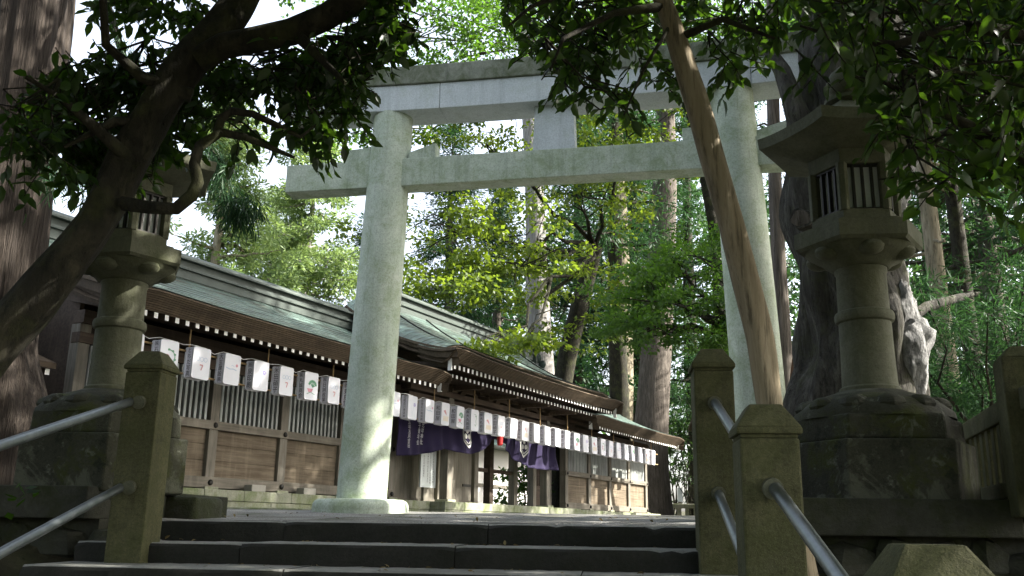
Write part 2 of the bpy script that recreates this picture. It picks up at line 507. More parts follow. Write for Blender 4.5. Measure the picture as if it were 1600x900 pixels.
# ------------------------------------------------------------------ stairs
def make_stairs():
    b = MB(); v0 = 7.0; tr = .6; ri = .148
    rg = random.Random(3)
    for i in range(15):
        z1 = .016 - ri * i; vf = v0 - tr * i
        # each step of three or four long blocks
        xs = [-3.68]
        while xs[-1] < .96 - 1.0: xs.append(xs[-1] + rg.uniform(1.1, 1.9))
        xs.append(.97)
        if i == 0: xs = [-3.4] + [x for x in xs if -2.9 < x < .3] + [.72]
        for a, c in zip(xs[:-1], xs[1:]):
            dz = rg.uniform(-.008, .008); dy = rg.uniform(-.012, .012)
            n = max(4, int((c - a) / .07)); sec = []
            cut = [0.0] * (n + 1)
            for _ in range(rg.randint(0, 2)): cut[rg.randint(0, n)] = rg.uniform(.012, .03)
            for j in range(n + 1):
                x = a + .003 + (c - a - .006) * j / n; q = cut[j]
                en = .012 if j in (0, n) else 0
                w = .006 * math.sin(x * 9 + i) + rg.uniform(-.004, .004)
                y = vf + dy; z = z1 + dz
                sec.append([(x, y + rg.uniform(-.005, .005), z1 - ri - .05), (x, y + w * .5 + rg.uniform(-.004, .004), z - .075), (x, y + w + q * .6, z - .028 - q - en), (x, y + .012 + q + en, z - .009 - q * .6 - en * .5),
                            (x, y + .04 + q, z - .002 + rg.uniform(-.003, .002)), (x, vf + tr + .12, z + rg.uniform(-.003, .003)), (x, vf + tr + .12, z1 - ri - .05)])
            k = 7; vv = [p for q_ in sec for p in q_]; b0 = len(b.f)
            b.add(vv, [(j * k + e, j * k + (e + 1) % k, (j + 1) * k + (e + 1) % k, (j + 1) * k + e) for j in range(n) for e in range(k)] + [tuple(range(k - 1, -1, -1)), tuple(n * k + e for e in range(k))])
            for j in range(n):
                for e in (3, 4): b.m[b0 + j * k + e] = 1  # nosing and tread top take the stone with painted skylight
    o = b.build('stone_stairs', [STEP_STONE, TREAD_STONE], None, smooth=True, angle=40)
    o.rotation_euler.z = -ST.yaw
    tag(o, 'dark worn stone stairway with long treads rising towards the gate', 'stairs', kind='structure')
    # landing slabs behind the top step
    l = MB()
    x = -3.4
    while x < .7:
        w = rg.uniform(.7, 1.2); x1 = min(.72, x + w)
        l.box(x + .004, x1 - .004, 7.62, 9.2, -.1, .03 + rg.uniform(-.005, .005)); x = x1
    # rest of the landing: low edging strips
    o = l.build('landing_paving', plain('pale_landing_stone', (.2, .2, .185), .9, var=.6, scale=8), None, bevel=.012)
    o.rotation_euler.z = -ST.yaw
    tag(o, kind='structure')


make_stairs()


def edging(label, p0, p1, w, h, mat):
    p0 = np.array(p0); p1 = np.array(p1)
    L = np.linalg.norm(p1 - p0); a = math.atan2(p1[1] - p0[1], p1[0] - p0[0])
    b = MB(); n = max(1, int(L / 1.4))
    for i in range(n):
        b.box(L * i / n + .006, L * (i + 1) / n - .006, 0, w, -.1, h)
    o = b.build('kerb_stone', mat, None, bevel=.01)
    o.location = p0; o.rotation_euler.z = a
    return tag(o, label, 'kerb')


edging('thin pale kerb line in gravel between torii and shrine wall', at(338, 803, 14.2) * [1, 1, 0] + [0, 0, .16], at(498, 813, 14.6) * [1, 1, 0] + [0, 0, .16], .25, .07, PLINTH_STONE)
edging('dark kerb stone in gravel running away right of torii base', at(640, 812, 14.0) * [1, 1, 0] + [0, 0, .12], at(700, 812, 16.5) * [1, 1, 0] + [0, 0, .14], .25, .06, STEP_STONE)

# ------------------------------------------------------------------ posts and rails
def make_post():
    t = thing('stone_post', '', 'post')
    b = MB(); h = .132
    b.box(-h, h, -h, h, -.2, 1.165)
    b.build('shaft', POST_STONE, t, bevel=.012)
    c = MB(); e = .146
    sq = lambda r, z: [(-r, -r, z), (r, -r, z), (r, r, z), (-r, r, z)]
    c.hexa(sq(.128, 1.165), sq(.128, 1.185)); c.hexa(sq(e, 1.183), sq(e, 1.215)); c.hexa(sq(e, 1.213), sq(.073, 1.325))
    c.build('cap', POST_STONE, t, bevel=.01)
    for z in (.945, .355):
        s = MB()
        s.tube([(0, -.125, z), (0, -.16, z - .006)], .047, 16)
        s.build('rail_socket', LANTERN_STONE, t, smooth=True, angle=40)
    return t


GP = 'stone posts of the stair handrails'
specs = [((-3.27, 6.42, -.125), 'mossy green stone post before the left stone lantern, at the top of the stairs'),
         ((.74, 6.42, -.125), 'stone post standing on the top step right of the stairs, close to the torii pillar'),
         ((.74, 4.42, -.762), 'stone post hiding the foot of the leaning tan tree trunk'),
         ((.80, 2.5, -1.352), 'stone post of which only the flat cap shows at the lower edge'),
         ((-3.27, 4.42, -.762), 'stone post carrying the lower ends of the two left hand rails')]
proto = make_post()
for i, (p, lab) in enumerate(specs):
    o = proto if i == 0 else copy_tree(proto)
    w = ST.W(*p); o.location = w; o.rotation_euler.z = -ST.yaw
    tag(o, lab, group=GP)


def make_rail(label, u0, v0, z0, u1, v1, z1, r=.03):
    a = ST.W(u0, v0, z0); b_ = ST.W(u1, v1, z1)
    b = MB(); d = b_ - a
    b.tube([a + d * t for t in (0, .02, .98, 1)], [r * 1.0, r, r, r], 18)
    o = b.build('handrail', STEEL, None, smooth=True, off=a)
    o.location = a
    return tag(o, label, 'handrail', 'steel handrails of the stairs')


make_rail('upper steel handrail between the two right hand stone posts', .74, 6.27, .82, .74, 4.54, .19 + .05)
make_rail('lower steel handrail between the two right hand stone posts', .74, 6.27, .225, .74, 4.56, -.40)
make_rail('thick steel handrail slanting down to the bottom edge right of the stairs', .75, 4.27, .18, .80, 2.63, -.395)
make_rail('upper steel handrail slanting down to the left edge before the stone lantern', -3.33, 6.27, .82, -3.33, 4.54, .285)
make_rail('lower steel handrail slanting down to the left edge near the bottom corner', -3.33, 6.27, .225, -3.33, 4.56, -.34)

# ------------------------------------------------------------------ stone lanterns
def make_lantern():
    t = thing('stone_lantern', '', 'stone lantern')
    hx = lambda r, z: ngon(r, z, 6, 0.0)       # flat face to -y
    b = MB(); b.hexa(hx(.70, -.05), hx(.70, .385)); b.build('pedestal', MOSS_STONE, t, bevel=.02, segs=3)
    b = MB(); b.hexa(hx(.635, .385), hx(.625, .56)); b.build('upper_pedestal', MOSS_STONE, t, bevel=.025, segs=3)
    b = MB(); b.lathe([(.56, .55), (.55, .6), (.48, .67), (.38, .72), (.27, .755), (.24, .77)], 36)
    # lotus petals round the dome
    for k in range(12):
        a = 2 * PI * k / 12
        b.ball((.43 * math.cos(a), .43 * math.sin(a), .635), .12, 8, 6, (1, 1, .62))
    b.build('lotus_base', MOSS_STONE, t, smooth=True)
    b = MB()
    b.lathe([(.215, .76), (.215, .795), (.196, .81), (.19, 1.0), (.186, 1.285), (.205, 1.295), (.213, 1.315), (.213, 1.345), (.205, 1.365), (.184, 1.375), (.18, 1.66), (.19, 1.675), (.19, 1.72)], 36)
    b.build('shaft', LANTERN_STONE, t, smooth=True)
    b = MB()
    prof = [(.20, 1.70), (.225, 1.715), (.24, 1.735), (.31, 1.765), (.37, 1.805), (.40, 1.845)]
    b.lathe(prof, 24)
    for k in range(6):
        a = 2 * PI * k / 6 + PI / 6
        b.ball((.305 * math.cos(a), .305 * math.sin(a), 1.80), .1, 12, 8, (1, 1, .6))
    b.hexa(hx(.45, 1.84), hx(.475, 1.862)); b.hexa(hx(.475, 1.862), hx(.475, 1.985))
    b.hexa(hx(.40, 1.985), hx(.40, 2.015))
    b.build('platform', LANTERN_STONE, t, smooth=True, angle=30)
    # firebox: sill ring, head ring, six corner piers, panes and bars
    b = MB()
    b.hexa(hx(.335, 2.014), hx(.33, 2.10)); b.hexa(hx(.33, 2.46), hx(.335, 2.58))
    for k in range(6):
        a = 2 * PI * k / 6
        b.tube([(.30 * math.cos(a), .30 * math.sin(a), 2.09), (.30 * math.cos(a), .30 * math.sin(a), 2.47)], .042, 6)
    b.build('firebox', LANTERN_STONE, t, bevel=.006)
    for k in range(6):
        a = -PI / 2 + 2 * PI * k / 6
        ap = .33 * math.cos(PI / 6)
        p = MB(); c, s = math.cos(a), math.sin(a)
        W_ = lambda x, y, z: (c * (ap + y) - s * x, s * (ap + y) + c * x, z)
        hw = .135
        def bx(mb, x0, x1, y0, y1, z0, z1):
            q = [W_(x0, y0, z0), W_(x1, y0, z0), W_(x1, y1, z0), W_(x0, y1, z0), W_(x0, y0, z1), W_(x1, y0, z1), W_(x1, y1, z1), W_(x0, y1, z1)]
            mb.add(q, [(0, 3, 2, 1), (4, 5, 6, 7), (0, 1, 5, 4), (1, 2, 6, 5), (2, 3, 7, 6), (3, 0, 4, 7)])
        bx(p, -hw, hw, -.075, -.065, 2.10, 2.46)
        w = p.build('window', FROST, t)
        g = MB()
        bx(g, -hw, -hw + .014, -.06, -.02, 2.10, 2.46); bx(g, hw - .014, hw, -.06, -.02, 2.10, 2.46)
        bx(g, -hw, hw, -.06, -.02, 2.10, 2.114); bx(g, -hw, hw, -.06, -.02, 2.446, 2.46)
        for j in range(1, 4):
            x = -hw + 2 * hw * j / 4; bx(g, x - .008, x + .008, -.06, -.025, 2.11, 2.45)
        g.build('window_bars', IRON, w)
    # roof: hexagonal, corners swept up
    b = MB(); vs_ = []; fs = []; N = 12; seg = 6 * N
    rings = [(0.0, .34, 2.58, 0), (.0, .40, 2.60, .1), (0, .68, 2.685, 1), (0, .69, 2.77, 1.0), (0, .55, 2.825, .55), (0, .40, 2.88, .25), (0, .27, 2.955, .08), (0, .17, 3.03, 0), (0, .14, 3.06, 0)]
    for _, rr, z, up in rings:
        for i in range(seg):
            a = 2 * PI * i / seg; q = (a % (PI / 3)) - PI / 6
            e = math.cos(PI / 6) / math.cos(q)          # hexagon, corners at multiples of 60 degrees
            cor = (abs(q) / (PI / 6)) ** 3
            rad = rr * e * (1 + .03 * cor * up)
            vs_.append((rad * math.cos(a), rad * math.sin(a), z + .015 * cor * up))
    n = len(rings)
    for i in range(n - 1):
        for k in range(seg):
            k2 = (k + 1) % seg; fs.append((i * seg + k, i * seg + k2, (i + 1) * seg + k2, (i + 1) * seg + k))
    fs.append(tuple(range(seg - 1, -1, -1))); fs.append(tuple((n - 1) * seg + k for k in range(seg)))
    b.add(vs_, fs)
    b.build('roof', LANTERN_STONE, t, smooth=True, angle=40)
    b = MB()
    b.lathe([(.13, 3.04), (.17, 3.07), (.17, 3.10), (.10, 3.115), (.085, 3.13), (.12, 3.16), (.145, 3.21), (.14, 3.27), (.11, 3.33), (.05, 3.385), (.01, 3.41)], 24)
    b.build('finial', LANTERN_STONE, t, smooth=True, angle=50)
    return t


GL = 'stone lanterns flanking the stairs'
ln = make_lantern(); ln.location = ST.W(1.95, 7.0, .22); ln.rotation_euler.z = -ST.yaw
tag(ln, 'tall hexagonal stone lantern on a mossy pedestal right of the stairs', group=GL)
l2 = copy_tree(ln); l2.location = ST.W(-4.05, 7.3, .265); l2.rotation_euler.z = -ST.yaw
tag(l2, 'stone lantern half hidden behind the dark leaning trunk', group=GL)

# terrace kerbs and rubble walls beside the stairs
def terrace(label, x0, x1, v0, ztop, name='stone_terrace'):
    t = thing(name, label, 'retaining wall')
    b = MB(); rg = random.Random(int(abs(x0 * 10)))
    x = x0
    while x < x1 - .1:
        w = min(rg.uniform(1.2, 1.9), x1 - x)
        b.box(x + .004, x + w - .004, v0 + rg.uniform(-.01, .01), v0 + 2.6, ztop - .235, ztop + rg.uniform(-.004, .004)); x += w
    o = b.build('coping', WALL_STONE, t, bevel=.015, segs=3); o.rotation_euler.z = -ST.yaw
    c = MB()
    for j, z in enumerate(np.arange(ztop - .42, -2.2, -.26)):
        x = x0 - .1
        while x < x1:
            w = rg.uniform(.2, .45); h = rg.uniform(.11, .15); d = rg.uniform(.1, .2)
            c.ball((x + w / 2, v0 + .22 + rg.uniform(-.04, .06), z + rg.uniform(-.03, .03)), 1, 7, 5, (w / 2 * 1.2, d + .05, h * 1.25)); x += w * .95
            m0 = len(c.v) - 42
            for q_ in range(m0, len(c.v)):
                px_, py_, pz_ = c.v[q_]; c.v[q_] = (px_ + rg.uniform(-.03, .03), py_ + rg.uniform(-.03, .03), pz_ + rg.uniform(-.025, .025))
    c.box(x0, x1, v0 + .2, v0 + 2.2, -2.3, ztop - .235)
    o = c.build('rubble', WALL_STONE, t); o.rotation_euler.z = -ST.yaw
    return t


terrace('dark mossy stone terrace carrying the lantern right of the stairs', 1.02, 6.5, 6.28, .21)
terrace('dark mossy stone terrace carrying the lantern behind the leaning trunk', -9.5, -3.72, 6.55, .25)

# block of stone behind the left post
b = MB(); b.box(-.55, .5, -.3, .3, -.1, .19)
o = b.build('low_stone_block', WALL_STONE, None, smooth=True, bevel=.07, segs=4, angle=60)
o.location = ST.W(-3.95, 8.1, .03); o.rotation_euler.z = -ST.yaw
tag(o, 'low dark rounded stone block on the landing behind the mossy post', 'stone block')

# stone fence at the right
def make_fence():
    t = thing('stone_fence', 'grey stone paling fence at the right edge behind the lantern', 'fence')
    P0 = np.array(at(1482, 778, 9.2)); P1 = np.array(at(1640, 790, 5.6))
    P0[2] = .2; P1[2] = .2
    L = np.linalg.norm(P1 - P0); a = math.atan2(P1[1] - P0[1], P1[0] - P0[0])
    t.location = P0; t.rotation_euler.z = a
    pl = L * .93
    b = MB(); b.box(-.15, pl - .15, -.07, .07, .54, .68); b.box(pl + .15, L + .5, -.07, .07, .54, .68)
    b.build('top_rail', POST_STONE, t, bevel=.012)
    b = MB(); b.box(-.15, pl - .15, -.08, .08, .03, .14); b.box(pl + .15, L + .5, -.08, .08, .03, .14)
    b.build('bottom_rail', POST_STONE, t, bevel=.012)
    n = int((L + .3) / .22)
    for i in range(n):
        x = -.05 + i * .22
        if abs(x - pl) < .17: continue
        c = MB(); c.box(x - .055, x + .055, -.045, .045, .13, .545); c.build('paling', POST_STONE, t, bevel=.008)
    c = MB(); c.box(pl - .14, pl + .14, -.14, .14, -.1, 0.88)
    c.hexa([(pl - .14, -.14, 0.88), (pl + .14, -.14, 0.88), (pl + .14, .14, 0.88), (pl - .14, .14, 0.88)],
           [(pl - .07, -.07, 0.96), (pl + .07, -.07, 0.96), (pl + .07, .07, 0.96), (pl - .07, .07, 0.96)])
    c.build('post', POST_STONE, t, bevel=.012)


make_fence()

# ------------------------------------------------------------------ torii
def make_torii():
    c = (-1.88, 12.5)
    t = thing('torii_gate', 'large pale grey stone torii gate with two round pillars and double lintel', 'torii gate', TO.W(c[0], c[1], 0), -TO.yaw)
    def pillar(x0, x1):
        b = MB(); n = 14; pr = []
        pts = []; rd = []
        for i in range(n + 1):
            q = i / n; pts.append((x0 + (x1 - x0) * q, 0, .1 + q * 5.93)); rd.append(.345 - .05 * q + .012 * math.sin(q * 3.1))
        b.tube(pts, rd, 40)
        o = b.build('pillar', GRANITE_GREEN, t, smooth=True, angle=50)
        d = MB(); d.lathe([(.64, -.15), (.66, .22), (.655, .27), (.63, .31), (.58, .335), (.35, .345)], 48, c=(x0, 0))
        d.build('base_disc', GRANITE_GREEN, t, smooth=True, angle=50)
    pillar(-2.70, -2.50); pillar(2.76, 2.54)
    b = MB(); b.box(-4.11, 4.15, -.17, .17, 4.86, 5.29)
    b.build('tie_beam', GRANITE_GREEN, t, bevel=.012)
    for sx, x in ((-1, -2.5), (1, 2.55)):
        for side in (-1, 1):
            w = MB(); xa = x + side * .30; xb = x + side * .72
            lo, hi = (xa, xb) if xa < xb else (xb, xa)
            za, zb = (5.36, 5.52) if side > 0 else (5.52, 5.36)
            if side > 0: za, zb = 5.40, 5.53
            else: za, zb = 5.50, 5.52
            w.add([(lo, -.12, 5.288), (hi, -.12, 5.288), (hi, .12, 5.288), (lo, .12, 5.288), (lo, -.12, za), (hi, -.12, zb), (hi, .12, zb), (lo, .12, za)],
                  [(0, 3, 2, 1), (4, 5, 6, 7), (0, 1, 5, 4), (1, 2, 6, 5), (2, 3, 7, 6), (3, 0, 4, 7)])
            w.build('wedge', GRANITE_GREEN, t, bevel=.008)
    b = MB(); b.hexa([(-.315, -.13, 5.289), (.31, -.13, 5.289), (.31, .13, 5.289), (-.315, .13, 5.289)],
                     [(-.285, -.13, 6.005), (.285, -.13, 6.005), (.285, .13, 6.005), (-.285, .13, 6.005)])
    b.build('centre_strut', GRANITE, t, bevel=.01)
    # lintel and cap, bowed up a little at the ends
    def bowed(name, xa, xb, y0, z0, z1, mat, slope=0):
        m = MB(); n = 24; top = []; secs = []
        for i in range(n + 1):
            x = xa + (xb - xa) * i / n; q = .10 * (abs(x) / 4.4) ** 3
            secs.append([(x, -y0, z0 + q), (x, y0, z0 + q), (x, y0 + slope, z1 + q), (x, 0, z1 + q + slope * .9), (x, -y0 - slope, z1 + q)])
        vs_ = [p for s_ in secs for p in s_]; k = 5; fs = []
        for i in range(n):
            for j in range(k):
                j2 = (j + 1) % k; fs.append((i * k + j, i * k + j2, (i + 1) * k + j2, (i + 1) * k + j))
        fs += [tuple(range(k - 1, -1, -1)), tuple(n * k + j for j in range(k))]
        m.add(vs_, fs); return m.build(name, mat, t, bevel=.012)
    for xa, xb in ((-4.2, -1.702), (-1.694, 2.796), (2.804, 4.2)):
        bowed('lintel', xa, xb, .29, 6.0, 6.41, GRANITE)
    for xa, xb in ((-4.4, .496), (.504, 4.4)):
        bowed('cap_beam', xa, xb, .33, 6.412, 6.68, GRANITE_TOP, .05)
    # joint lines: shallow collar where the tie beam meets the pillars
    return t


make_torii()

# ------------------------------------------------------------------ shrine buildings (local x = along, y = away from the path, z up)
def lattice_bay(b, x0, x1, z0, z1, y, sp=.128, w=.056, d=.05):
    n = max(1, int((x1 - x0) / sp)); st = (x1 - x0) / n
    for i in range(n):
        x = x0 + st * (i + .5)
        b.box(x - w / 2, x + w / 2, y, y + d, z0, z1)


def roof_mesh(t0, t1, ke, kr, ze, zr, name, parent, ends=(.8, .8), drop=(.3, .3), thick=.3, both=True, conc=1.6, sori=.1):
    """front (and back) slope in stepped copper courses; ends roll down over the gables"""
    nt_ = 46; courses = 17
    def zt(s): return ze + (zr - ze) * (.62 * s + .38 * s ** (conc + .9))
    def enddrop(t):
        e = 0.0
        if t - t0 < ends[0]: e -= drop[0] * (1 - (t - t0) / ends[0]) ** 2
        if t1 - t < ends[1]: e -= drop[1] * (1 - (t1 - t) / ends[1]) ** 2
        return e
    def lift(t, s):
        m_ = (t0 + t1) / 2; q = abs(t - m_) / ((t1 - t0) / 2)
        return sori * q ** 3 * (1 - s) ** 2
    ts = []
    for e in np.linspace(0, 1, 12): ts.append(t0 + ends[0] * e)
    for e in np.linspace(0, 1, nt_)[1:-1]: ts.append(t0 + ends[0] + (t1 - t0 - ends[0] - ends[1]) * e)
    for e in np.linspace(0, 1, 12): ts.append(t1 - ends[1] * (1 - e))
    b = MB()
    for sgn in ((1, -1) if both else (1,)):
        rows = []
        for j in range(courses):
            s0 = j / courses; s1 = (j + 1) / courses
            rows.append((s0, .016)); rows.append((s1, .0))
        vs_ = []; fs = []; nT = len(ts)
        for s, up in rows:
            k = ke + (kr - ke) * s
            y = -k if sgn > 0 else -(2 * kr - k)
            for t in ts:
                vs_.append((t, y, zt(s) + up + enddrop(t) * (.55 + .45 * s) + lift(t, s)))
        for i in range(len(rows) - 1):
            for j in range(nT - 1):
                q = (i * nT + j, i * nT + j + 1, (i + 1) * nT + j + 1, (i + 1) * nT + j)
                fs.append(q if sgn > 0 else q[::-1])
        b.add(vs_, fs)
    o = b.build(name, COPPER, parent)
    # thick layered edge (eaves and verges) and soffit
    e = MB()
    for sgn in ((1, -1) if both else (1,)):
        vs_ = []; fs = []
        prof = [(0, -.004), (0, -.035)]
        for i_ in range(9):
            f_ = (i_ + 1) / 9; prof += [(.26 * f_ - .006, -.035 - (thick - .035) * (f_ - .09)), (.26 * f_, -.035 - (thick - .035) * f_)]
        for dk, dz in prof:
            k = ke - dk
            y = -k if sgn > 0 else -(2 * kr - k)
            for t in ts: vs_.append((t, y, ze + dz + enddrop(t) * .55 + lift(t, 0)))
        nT = len(ts)
        # soffit to the wall
        for s in (.35, .7, 1.0):
            k = ke + (kr - ke) * s; y = -k if sgn > 0 else -(2 * kr - k)
            for t in ts: vs_.append((t, y, zt(s) - thick + enddrop(t) * (.55 + .45 * s)))
        R_ = len(prof) + 3
        for i in range(R_ - 1):
            for j in range(nT - 1): fs.append((i * nT + j, (i + 1) * nT + j, (i + 1) * nT + j + 1, i * nT + j + 1))
        e.add(vs_, fs)
        # verges
        for t, sg in ((t0, 1), (t1, -1)):
            vv = []; ff = []
            steps = 14
            for i in range(steps + 1):
                s = i / steps; k = ke + (kr - ke) * s; y = -k if sgn > 0 else -(2 * kr - k)
                z = zt(s) + enddrop(t) * (.55 + .45 * s) + lift(t, s)
                th = thick * (1.0 + .25 * (1 - s))
                vv += [(t, y, z + .012), (t - sg * .012, y, z - .05), (t + sg * .05, y, z - .06), (t + sg * .06, y, z - th * .6), (t + sg * .14, y, z - th * .62), (t + sg * .16, y, z - th * 1.15)]
            for i in range(steps):
                for j in range(5): ff.append((i * 6 + j, i * 6 + j + 1, (i + 1) * 6 + j + 1, (i + 1) * 6 + j))
            e.add(vv, ff)
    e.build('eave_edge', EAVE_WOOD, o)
    return o, zt, enddrop


def ridge(parent, t0, t1, k, z0, z1, ornL=True, ornR=True):
    b = MB(); y = -k; h = z1 - z0
    b.box(t0, t1, y - .20, y + .20, z0, z0 + h * .38)
    b.box(t0 - .02, t1 + .02, y - .25, y + .25, z0 + h * .385, z0 + h * .5)
    b.box(t0, t1, y - .17, y + .17, z0 + h * .5, z0 + h * .8)
    b.box(t0 - .05, t1 + .05, y - .27, y + .27, z0 + h * .8, z0 + h * .9)
    o = b.build('ridge', COPPER_DARK, parent, bevel=.008)
    c = MB(); c.tube([(t0 - .06, y, z0 + h * .93), (t1 + .06, y, z0 + h * .93)], .13, 14)
    c.build('ridge_roll', COPPER_DARK, o, smooth=True)
    for t, on, sg in ((t0, ornL, -1), (t1, ornR, 1)):
        if not on: continue
        d = MB()
        d.ball((t + sg * .13, y, z0 + h * .55), .26, 14, 10, (.5, 1, 1.2))
        d.ball((t + sg * .17, y - .22, z0 + h * .2), .19, 12, 8, (.5, 1, 1)); d.ball((t + sg * .17, y + .22, z0 + h * .2), .19, 12, 8, (.5, 1, 1))
        d.ball((t + sg * .2, y - .42, z0 - .12), .15, 12, 8, (.5, 1, 1)); d.ball((t + sg * .2, y + .42, z0 - .12), .15, 12, 8, (.5, 1, 1))
        d.box(t - .02, t + sg * .1 if sg > 0 else t + .02, y - .3, y + .3, z0 - .1, z0 + h)
        d.build('ridge_end_ornament', COPPER_DARK, o, smooth=True, angle=40)
    return o


def rafters(parent, t0, t1, k_tip, z_tip, sp, k_in=-.9, w=.07, h=.085, rise=.22):
    n = int(round((t1 - t0) / sp))
    first = None
    for i in range(n + 1):
        t = t0 + (t1 - t0) * i / n
        if first is None:
            b = MB()
            b.hexa([(-w / 2, -k_tip, z_tip - h / 2), (w / 2, -k_tip, z_tip - h / 2), (w / 2, -k_in, z_tip + rise * (k_tip - k_in) - h / 2), (-w / 2, -k_in, z_tip + rise * (k_tip - k_in) - h / 2)],
                   [(-w / 2, -k_tip, z_tip + h / 2), (w / 2, -k_tip, z_tip + h / 2), (w / 2, -k_in, z_tip + rise * (k_tip - k_in) + h / 2), (-w / 2, -k_in, z_tip + rise * (k_tip - k_in) + h / 2)])
            b.cur = 1
            b.box(-w / 2 - .003, w / 2 + .003, -k_tip - .006, -k_tip + .004, z_tip - h / 2 - .003, z_tip + h / 2 + .003)
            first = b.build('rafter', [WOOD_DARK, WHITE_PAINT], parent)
            o = first
        else:
            o = first.copy(); COL.objects.link(o); o.parent = parent
        o.location = (t, 0, 0)


def plinth(parent, t0, t1, k0, k1, z0=.1, z1=.58, name='plinth'):
    b = MB(); rg = random.Random(int(t0 * 7 + 50))
    for (za, zb, ins) in ((z0, z0 + .28, .015), (z0 + .285, z1, 0)):
        x = t0
        while x < t1 - .05:
            w = min(rg.uniform(.8, 1.4), t1 - x)
            if t1 - (x + w) < .3: w = t1 - x
            b.box(x + .004, x + w - .004, -k0 + ins + rg.uniform(0, .008), -k1, za, zb); x += w
    return b.build(name, PLINTH_STONE, parent, bevel=.012)


def wing(label, t0, t1, posts, roof_t, cat='shrine building', name='shrine_wing', ornL=True, ornR=True, nail=True, rear=True):
    o = thing(name, label, cat, bw(0, 0, 0), BROT)
    plinth(o, t0 - .15 if rear else t0 - .06, t1 + .15, 0, -3.6 if rear else -1.6)
    yw = .6       # wall plane, y = -k
    for p in posts:
        b = MB(); b.box(p - .11, p + .11, yw - .08, yw + .14, .62, 3.12)
        q = b.build('post', WOOD_POST, o, bevel=.012)
        s = MB(); s.box(p - .17, p + .17, yw - .16, yw + .1, .581, .64); s.build('pad_stone', PLINTH_STONE, q, bevel=.01)
        if nail:
            for z in (1.77, .72):
                s = MB(); s.ball((p, yw - .115, z), .055, 12, 8, (1, .6, 1)); s.build('nail_cover', IRON, q, smooth=True)
    for n_, z0, z1, d in (('sill_beam', .62, .82, .095), ('rail', 1.69, 1.85, .11), ('head_beam', 2.80, 2.98, .11), ('wall_plate', 3.12, 3.34, .16)):
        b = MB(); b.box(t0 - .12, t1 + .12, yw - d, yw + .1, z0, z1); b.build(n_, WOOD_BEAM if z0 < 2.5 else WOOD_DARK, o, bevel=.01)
    for a, c in zip(posts[:-1], posts[1:]):
        b = MB(); zz = [.82, 1.12, 1.42, 1.69]
        for j in range(3): b.box(a + .11, c - .11, yw + .0 + .004 * (j % 2), yw + .04, zz[j] + .003, zz[j + 1] - .003)
        b.build('board_panel', WOOD_WALL, o)
        b = MB(); lattice_bay(b, a + .13, c - .13, 1.85, 2.80, yw - .03)
        b.build('lattice', WOOD_SLAT, o)
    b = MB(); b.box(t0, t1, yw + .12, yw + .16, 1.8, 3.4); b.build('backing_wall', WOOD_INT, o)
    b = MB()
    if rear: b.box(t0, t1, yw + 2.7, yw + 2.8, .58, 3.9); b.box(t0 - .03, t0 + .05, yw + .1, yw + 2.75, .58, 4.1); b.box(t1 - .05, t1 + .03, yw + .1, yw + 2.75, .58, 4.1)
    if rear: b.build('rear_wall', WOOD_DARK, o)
    rf, zt, ed = roof_mesh(roof_t[0], roof_t[1], 1.0, -2.0, 3.53, 4.88, 'roof', o, ends=(.7, .7), drop=(.16, .16), sori=.06)
    ridge(rf, roof_t[0] + .25, roof_t[1] - .25, -2.0, 4.78, 5.26, ornL, ornR)
    rafters(o, roof_t[0] + .32, roof_t[1] - .3, .72, 3.215, .222)
    for t in (roof_t[0] + .14, roof_t[1] - .14):
        b = MB(); b.hexa([(t - .03, -.80, 3.10), (t + .03, -.80, 3.10), (t + .03, -.70, 3.10), (t - .03, -.70, 3.10)],
                         [(t - .03, -.80, 3.36), (t + .03, -.80, 3.36), (t + .03, -.70, 3.36), (t - .03, -.70, 3.36)])
        b.build('verge_end', WHITE_PAINT, o)
    return o


bay = 1.935
lw = wing('long timber wing of the shrine left of the gate with lattice and boards', -3.8, 5.0,
          [-3.8] + [5.0 - bay * i for i in range(4, -1, -1)], (-4.25, 5.15), ornR=False)
rw = wing('sunlit far timber wing of the shrine right of the gate', 15.07, 22.81, [15.07 + bay * i for i in range(0, 5)], (14.0, 23.2), ornL=False, rear=False)

